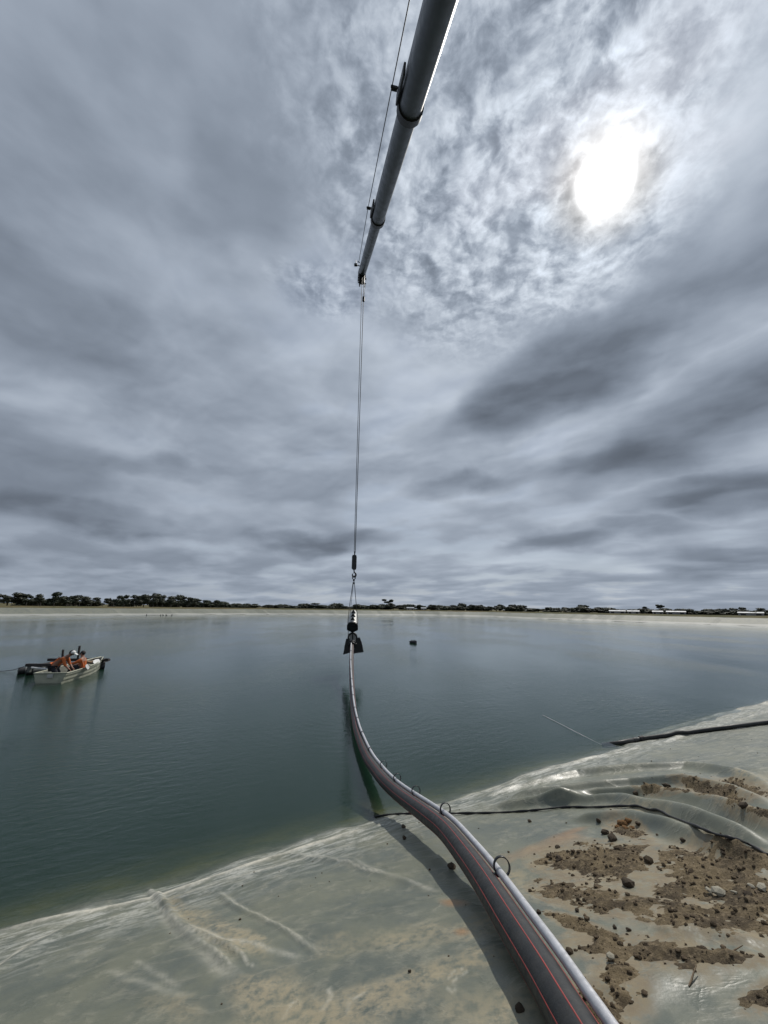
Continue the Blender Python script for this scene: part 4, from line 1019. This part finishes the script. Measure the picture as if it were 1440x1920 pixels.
stand = dict(hip=((0, 0, .86), .155), waist=((0, .10, 1.00), .150), chest=((0, .34, 1.20), .165), neck=((0, .52, 1.30), .065), skull=((0, .60, 1.36), .095), crown=((0, .66, 1.46), .085), face=((0, .86, -.5), 0),
             sh_l=((-.19, .40, 1.20), .075), el_l=((-.25, .50, .93), .055), wr_l=((-.20, .66, .74), .038), palm_l=((-.18, .72, .69), .036), sh_r=((.19, .40, 1.20), .075), el_r=((.25, .52, .93), .055), wr_r=((.20, .68, .74), .038), palm_r=((.18, .74, .69), .036),
             th_l=((-.10, -.01, .78), .110), kn_l=((-.13, .10, .46), .075), an_l=((-.13, -.02, .07), .05), to_l=((-.13, .16, .035), .04), th_r=((.10, -.01, .78), .110), kn_r=((.13, .10, .46), .075), an_r=((.13, -.02, .07), .05), to_r=((.13, .16, .035), .04))
# the kneeling worker leans over the right of the boat
kneel = {k: (Vector(v[0]), v[1]) for k, v in stand.items()}
for k in kneel: kneel[k] = (kneel[k][0] - Vector((0, 0, .16)) if k != 'face' else kneel[k][0], kneel[k][1])
for s_i, sx in (('l', -.12), ('r', .12)):
    kneel['th_' + s_i] = (Vector((sx, .02, .60)), .115); kneel['kn_' + s_i] = (Vector((sx, .22, .34)), .08); kneel['an_' + s_i] = (Vector((sx, -.04, .07)), .05); kneel['to_' + s_i] = (Vector((sx, .14, .04)), .04)
kp = BM @ Vector((-.22, .55, -.03))
person(kp, rad(-75), 'crouching person in orange shirt, navy trousers and white cap leaning over', kneel, True)
sit = dict(hip=((0, 0, .12), .155), waist=((0, .0, .28), .150), chest=((0, .05, .50), .165), neck=((0, .09, .68), .065), skull=((0, .11, .77), .10), crown=((0, .12, .89), .088), face=((0, .98, -.15), 0),
           sh_l=((-.20, .06, .54), .075), el_l=((-.30, .26, .40), .055), wr_l=((-.22, .50, .40), .038), palm_l=((-.20, .57, .40), .036), sh_r=((.20, .06, .54), .075), el_r=((.28, .18, .30), .055), wr_r=((.18, .40, .26), .038), palm_r=((.16, .47, .25), .036),
           th_l=((-.11, .12, .12), .11), kn_l=((-.16, .46, .22), .075), an_l=((-.15, .52, -.20), .05), to_l=((-.15, .68, -.24), .04), th_r=((.11, .12, .12), .11), kn_r=((.16, .46, .22), .075), an_r=((.15, .52, -.20), .05), to_r=((.15, .68, -.24), .04))
person(BM @ Vector((.30, 1.95, .24)), rad(105), 'seated person in orange shirt with dark hair in middle of dinghy', sit, False)

# ------------------------------------------------------------------ float raft behind the boat
rc = Vector((-16.9, 22.2, 0)); raft = empty('float_raft', rc); tag(raft, 'low raft of grey float pipes with dark beams and two upright posts', 'raft')
def F2(*p): return local(raft, *p)
for (a, b) in (((-18.5, 21.1), (-16.1, 23.7)), ((-17.95, 20.95), (-15.65, 23.2))):
    a3, b3 = Vector((*a, .13)), Vector((*b, .13)); d = (b3 - a3).normalized()
    pp = MB().tube(F2(a3, b3), .17, 18).build('float_pipe', M['float_pipe'], raft)
    for q, s in ((a3, 1), (b3, -1)): MB().tube(F2(q - d * .03 * s, q + d * .22 * s), .182, 18).build('end_cap', M['rubber'], pp)
fb = [Vector(on_z(90, 1237, .52)), Vector(on_z(204, 1237, .52))]; nb = [Vector(on_z(49, 1247, .50)), Vector(on_z(104, 1247, .50))]
for a, b in (fb, nb):
    d = b - a; MB().box(F2((a + b) / 2)[0], (d.length, .14, .14), rz=math.atan2(d.y, d.x)).build('beam', M['timber'], raft, .01)
for a, b in ((fb[0].lerp(fb[1], .08), nb[0].lerp(nb[1], .1)), (fb[0].lerp(fb[1], .30), nb[0].lerp(nb[1], .95)), (fb[1].lerp(fb[0], .1), fb[1].lerp(fb[0], .1) + Vector((-.3, 1.0, 0)))):
    d = b - a; MB().box(F2((a + b) / 2 - ez * .13)[0], (d.length, .12, .10), rz=math.atan2(d.y, d.x)).build('cross_member', M['timber'], raft, .01)
for q in (.15, .75): MB().box(F2(nb[0].lerp(nb[1], q) - ez * .18)[0], (.12, .12, .30)).build('bracket', M['float_pipe'], raft)
for a, tp in ((on_z(117.5, 1240, .5), (118.5, 1218)), (on_z(146, 1238, .5), (149.5, 1211))):
    a = Vector(a); b = Vector(at_depth(*tp, a.y * math.cos(PITCH) + (1.1 - CAM_H) * math.sin(PITCH)))
    MB().tube(F2(a - ez * .3, b), .055, 10).build('post', M['timber'], raft)
pd = on_z(77, 1253, .36); o = MB().extrude([(-.45, -.02), (-.38, .10), (.0, .14), (.36, .09), (.42, 0), (.36, -.09), (0, -.12), (-.38, -.09)], (0, 0, 0), ex, ey, ez, .06).build('white_fender', M['white'], None, .02)
o.location = pd; o.rotation_euler = (0, .12, .2); tag(o, 'flat white float lying on the raft left of the dinghy', 'float')
pf = [Vector(on_z(46, 1249, .45)), Vector(on_z(25, 1256, .12)), Vector(on_z(0, 1259, .03)), Vector(on_z(-60, 1266, .0))]
tag(MB().tube(catmull(pf, 5), .014, 6).build('mooring_line', M['rubber']), 'thin dark mooring line running left from the raft into water', 'rope')

# ------------------------------------------------------------------ trees on the skyline
def make_tree(seed, hgt, wid, style, mat):
    r = random.Random(seed); root = empty('tree')
    tk = [Vector((0, 0, -.3)), Vector((r.uniform(-.2, .2), 0, hgt * .25)), Vector((r.uniform(-.4, .4), r.uniform(-.3, .3), hgt * .5)), Vector((r.uniform(-.5, .5), 0, hgt * .8))]
    t = MB().tube(tk, [.28, .22, .16, .05], 7)
    cl = []
    lo = {'round': .25, 'umbrella': .68, 'gum': .38, 'bush': .05}[style]
    for i in range({'round': 13, 'umbrella': 9, 'gum': 11, 'bush': 12}[style]):
        a = r.random() * 6.28; u = r.random() ** .5; z = r.uniform(lo, 1) * hgt
        k = {'round': math.sin(math.pi * min(1, (z / hgt - lo) / (1 - lo) * .8 + .15)), 'umbrella': 1.0, 'gum': .9, 'bush': 1.1 - .6 * z / hgt}[style]
        c = Vector((math.cos(a) * u * wid * .5 * k, math.sin(a) * u * wid * .5 * k, z * .93)); cl.append((c, r.uniform(.15, .26) * wid * (.8 if style == 'umbrella' else 1)))
        if i < 5: t.tube([tk[2] * .8, tk[2].lerp(c, .6) - Vector((0, 0, .3)), c], [.10, .07, .03], 5)
    t.build('trunk', M['bark'], root)
    vs, fs = [], []
    for c, cr_ in cl:
        for i in range(170):
            d = Vector((r.gauss(0, 1), r.gauss(0, 1), r.gauss(0, 1))).normalized(); p = c + Vector((d.x, d.y, d.z * .72)) * cr_ * r.uniform(.55, 1.05)
            a = Vector((r.gauss(0, 1), r.gauss(0, 1), r.gauss(0, 1))).normalized(); b = a.cross(d).normalized(); s = r.uniform(.28, .60)
            n0 = len(vs); vs += [p - a * s, p + b * s * .6, p + a * s, p - b * s * .6]; fs.append((n0, n0 + 1, n0 + 2, n0 + 3))
    mb = MB(); mb.add(vs, fs); mb.build('crown', mat, root)
    return root, hgt, wid
PROT = {}
for i, (style, h, wd, mt_) in enumerate((('round', 8, 7, 'leaf'), ('round', 9, 8, 'leaf2'), ('gum', 10, 8, 'leaf'), ('gum', 9, 9, 'leaf2'), ('umbrella', 10, 8, 'leaf'), ('bush', 5, 7, 'leaf'), ('bush', 4, 8, 'leaf2'))):
    PROT.setdefault(style, []).append([make_tree(30 + i, h, wd, style, M[mt_]), False])
def tree(px, top_y, half_w, dist, style, label, group=None, base_z=2.25, rr=random.Random(3)):
    slot = rr.choice(PROT[style]); (root, h, wd), was = slot
    o = root if not was else copy_tree(root); slot[1] = True
    d = ray(px, 1140); az = math.atan2(d[0], d[1])
    x, y = dist * math.sin(az), dist * math.cos(az)
    dt = ray(px, top_y); topz = CAM_H + dist * dt[2] / math.hypot(dt[0], dt[1]); dep = y * math.cos(PITCH)
    o.location = (x, y, base_z); k = max(topz - base_z, 1.2) / h; o.scale = (2.7 * half_w * dep / FPX / wd, 2.7 * half_w * dep / FPX / wd, k); o.rotation_euler = (0, 0, rr.random() * 6.28)
    tag(o, label, 'tree', group); return o
tree(728, 1123.5, 8, 330, 'umbrella', 'tall tree with a flat crown right of the crane slings on the far skyline')
tree(1236, 1133.5, 6, 320, 'umbrella', 'lone tall tree with small high crown at right skyline')
tree(1210, 1138, 6, 315, 'round', 'dense dark tree left of the lone high-crowned tree')
tree(1246, 1141, 11, 312, 'round', 'broad dark tree right below the lone high-crowned tree')
tree(1382, 1139, 8, 330, 'gum', 'loose spreading tree over the sheds at the far right')
tree(102, 1111.5, 9, 215, 'round', 'tallest round tree near the left edge of the skyline')
tree(12, 1111.5, 15, 215, 'gum', 'broad dark tree at the left edge of the picture')
tree(1092, 1134, 8, 340, 'umbrella', 'flat crowned tree at skyline between pipe end and sheds')
rt = random.Random(9)
lst = [(31, 1114, 10, 'gum'), (47, 1116, 9, 'round'), (70, 1115, 9, 'round'), (88, 1122, 10, 'bush'), (130, 1116, 11, 'gum'), (117, 1119, 9, 'round'), (145, 1118, 9, 'gum'), (160, 1120, 10, 'round'), (176, 1121, 9, 'round'),
       (208, 1122, 8, 'gum'), (222, 1118, 7, 'round'), (234, 1117, 6, 'round'), (255, 1117, 11, 'gum'), (268, 1116, 9, 'round'), (281, 1113, 10, 'gum'), (292, 1117, 8, 'round'), (303, 1117, 7, 'round'), (318, 1119, 9, 'round'), (332, 1119, 9, 'gum'), (344, 1116, 10, 'gum'), (356, 1121, 8, 'round'),
       (372, 1122, 10, 'gum'), (386, 1126, 9, 'round'), (404, 1126, 8, 'round'), (418, 1128, 9, 'bush')]
for px, ty, hw, stl in lst: tree(px, ty, hw, rt.uniform(205, 235), stl, 'dark tree in the dense clump on the left skyline', 'left skyline trees')
for i in range(46):
    px = rt.uniform(420, 710); tree(px, 1136 + (px - 560) * .009 - abs(rt.gauss(0, 1.7)), rt.uniform(7, 12), rt.uniform(300, 330), rt.choice(('bush', 'round')), 'low dark tree in the thin far line left of the drum', 'far low trees left of the drum')
for i in range(62):
    px = rt.uniform(712, 985); tree(px, 1137.5 + (px - 850) * .012 - abs(rt.gauss(0, 2.2)), rt.uniform(6, 10), rt.uniform(300, 340), rt.choice(('bush', 'round', 'gum', 'gum')), 'dark tree in the far line right of the crane slings', 'far trees right of the slings')
for i in range(82):
    px = rt.uniform(985, 1450); tree(px, 1144.5 + (px - 1210) * .013 - abs(rt.gauss(0, 1.9)), rt.uniform(7, 13), rt.uniform(290, 340), rt.choice(('bush', 'round', 'round', 'gum')), 'dark tree in the far line behind the right bank', 'far trees behind the right bank')
for i in range(34):
    px = rt.uniform(-5, 425); tree(px, 1126.5 + px * .010 - abs(rt.gauss(0, 1.5)), rt.uniform(7, 11), rt.uniform(225, 245), 'bush', 'low dark shrub at the foot of the left skyline trees', 'shrubs below left trees')

# sheds -------------------------------------------------------------------------------
def shed(px0, px1, top, dist, label):
    a, b = at_dist(px0, 1150, dist), at_dist(px1, 1150, dist); c = (a + b) / 2; d = ray((px0 + px1) / 2, top); z1 = CAM_H + dist * d[2] / math.hypot(d[0], d[1]); z1 = max(z1, 4.2)
    wd = float(np.linalg.norm((b - a)[:2])); rz = math.atan2(b[1] - a[1], b[0] - a[0]); h = z1 - 2.25
    r = empty('shed', (c[0], c[1], 2.25), rz); tag(r, label, 'shed', 'sheds beyond the far bank')
    MB().box((0, 0, h * .35), (wd, 7, h * .7)).build('wall', M['shed_wall'], r)
    MB().extrude([(-3.8, 0), (0, h * .3), (3.8, 0), (3.8, -.12), (-3.8, -.12)], (0, 0, h * .72), ey, ez, ex, wd + .4).build('roof', M['shed_roof'], r)
    for k in (-.3, .3): MB().box((wd * k, -3.52, h * .3), (min(2.4, wd * .2), .06, h * .5)).build('door', M['dark_steel'], r)
shed(1143, 1173, 1149.5, 285, 'longest pale roofed shed left of centre on the right bank'); shed(1177, 1199, 1149.5, 283, 'pale shed just left of the lone high-crowned tree'); shed(1224, 1243, 1150, 288, 'small pale shed under the lone high-crowned tree')
shed(1250, 1286, 1151, 286, 'long low shed right of the broad dark tree'); shed(1384, 1432, 1152, 290, 'long white shed at the far right edge')
shed(763, 776, 1138.5, 300, 'small white shed just right of the tall flat-crowned tree'); shed(790, 799, 1139, 300, 'tiny white hut on the far bank right of the small white shed')
# fence posts along the left crest, ducks on the far water
fp = MB().box((0, 0, .6), (.10, .10, 1.3)).mesh('fence_post'); fp.materials.append(M['fence'])
A0, B0 = Vector(offset(12.5)[7]), Vector(offset(12.5)[6])
for i in range(26):
    o = bpy.data.objects.new('fence_post', fp); COL.objects.link(o); p = A0.lerp(B0, i / 25); o.location = (p.x, p.y, 2.45); tag(o, 'thin fence post along the far left bank', 'fence post', 'fence posts on the far bank')
dk = MB().ball((0, 0, .06), .2, 10, 6, (1.5, .8, .6)).ball((.24, 0, .26), .08, 8, 6).tube([(.2, 0, .1), (.24, 0, .26)], .05, 6).mesh('duck'); dk.materials.append(M['hair'])
for px in (275, 301, 306, 312, 322):
    o = bpy.data.objects.new('duck', dk); COL.objects.link(o); o.location = on_z(px, 1153.5, 0); o.rotation_euler = (0, 0, px); o.scale = (1.1,) * 3; tag(o, 'dark water bird floating near the far left shore', 'duck', 'water birds by the far shore')
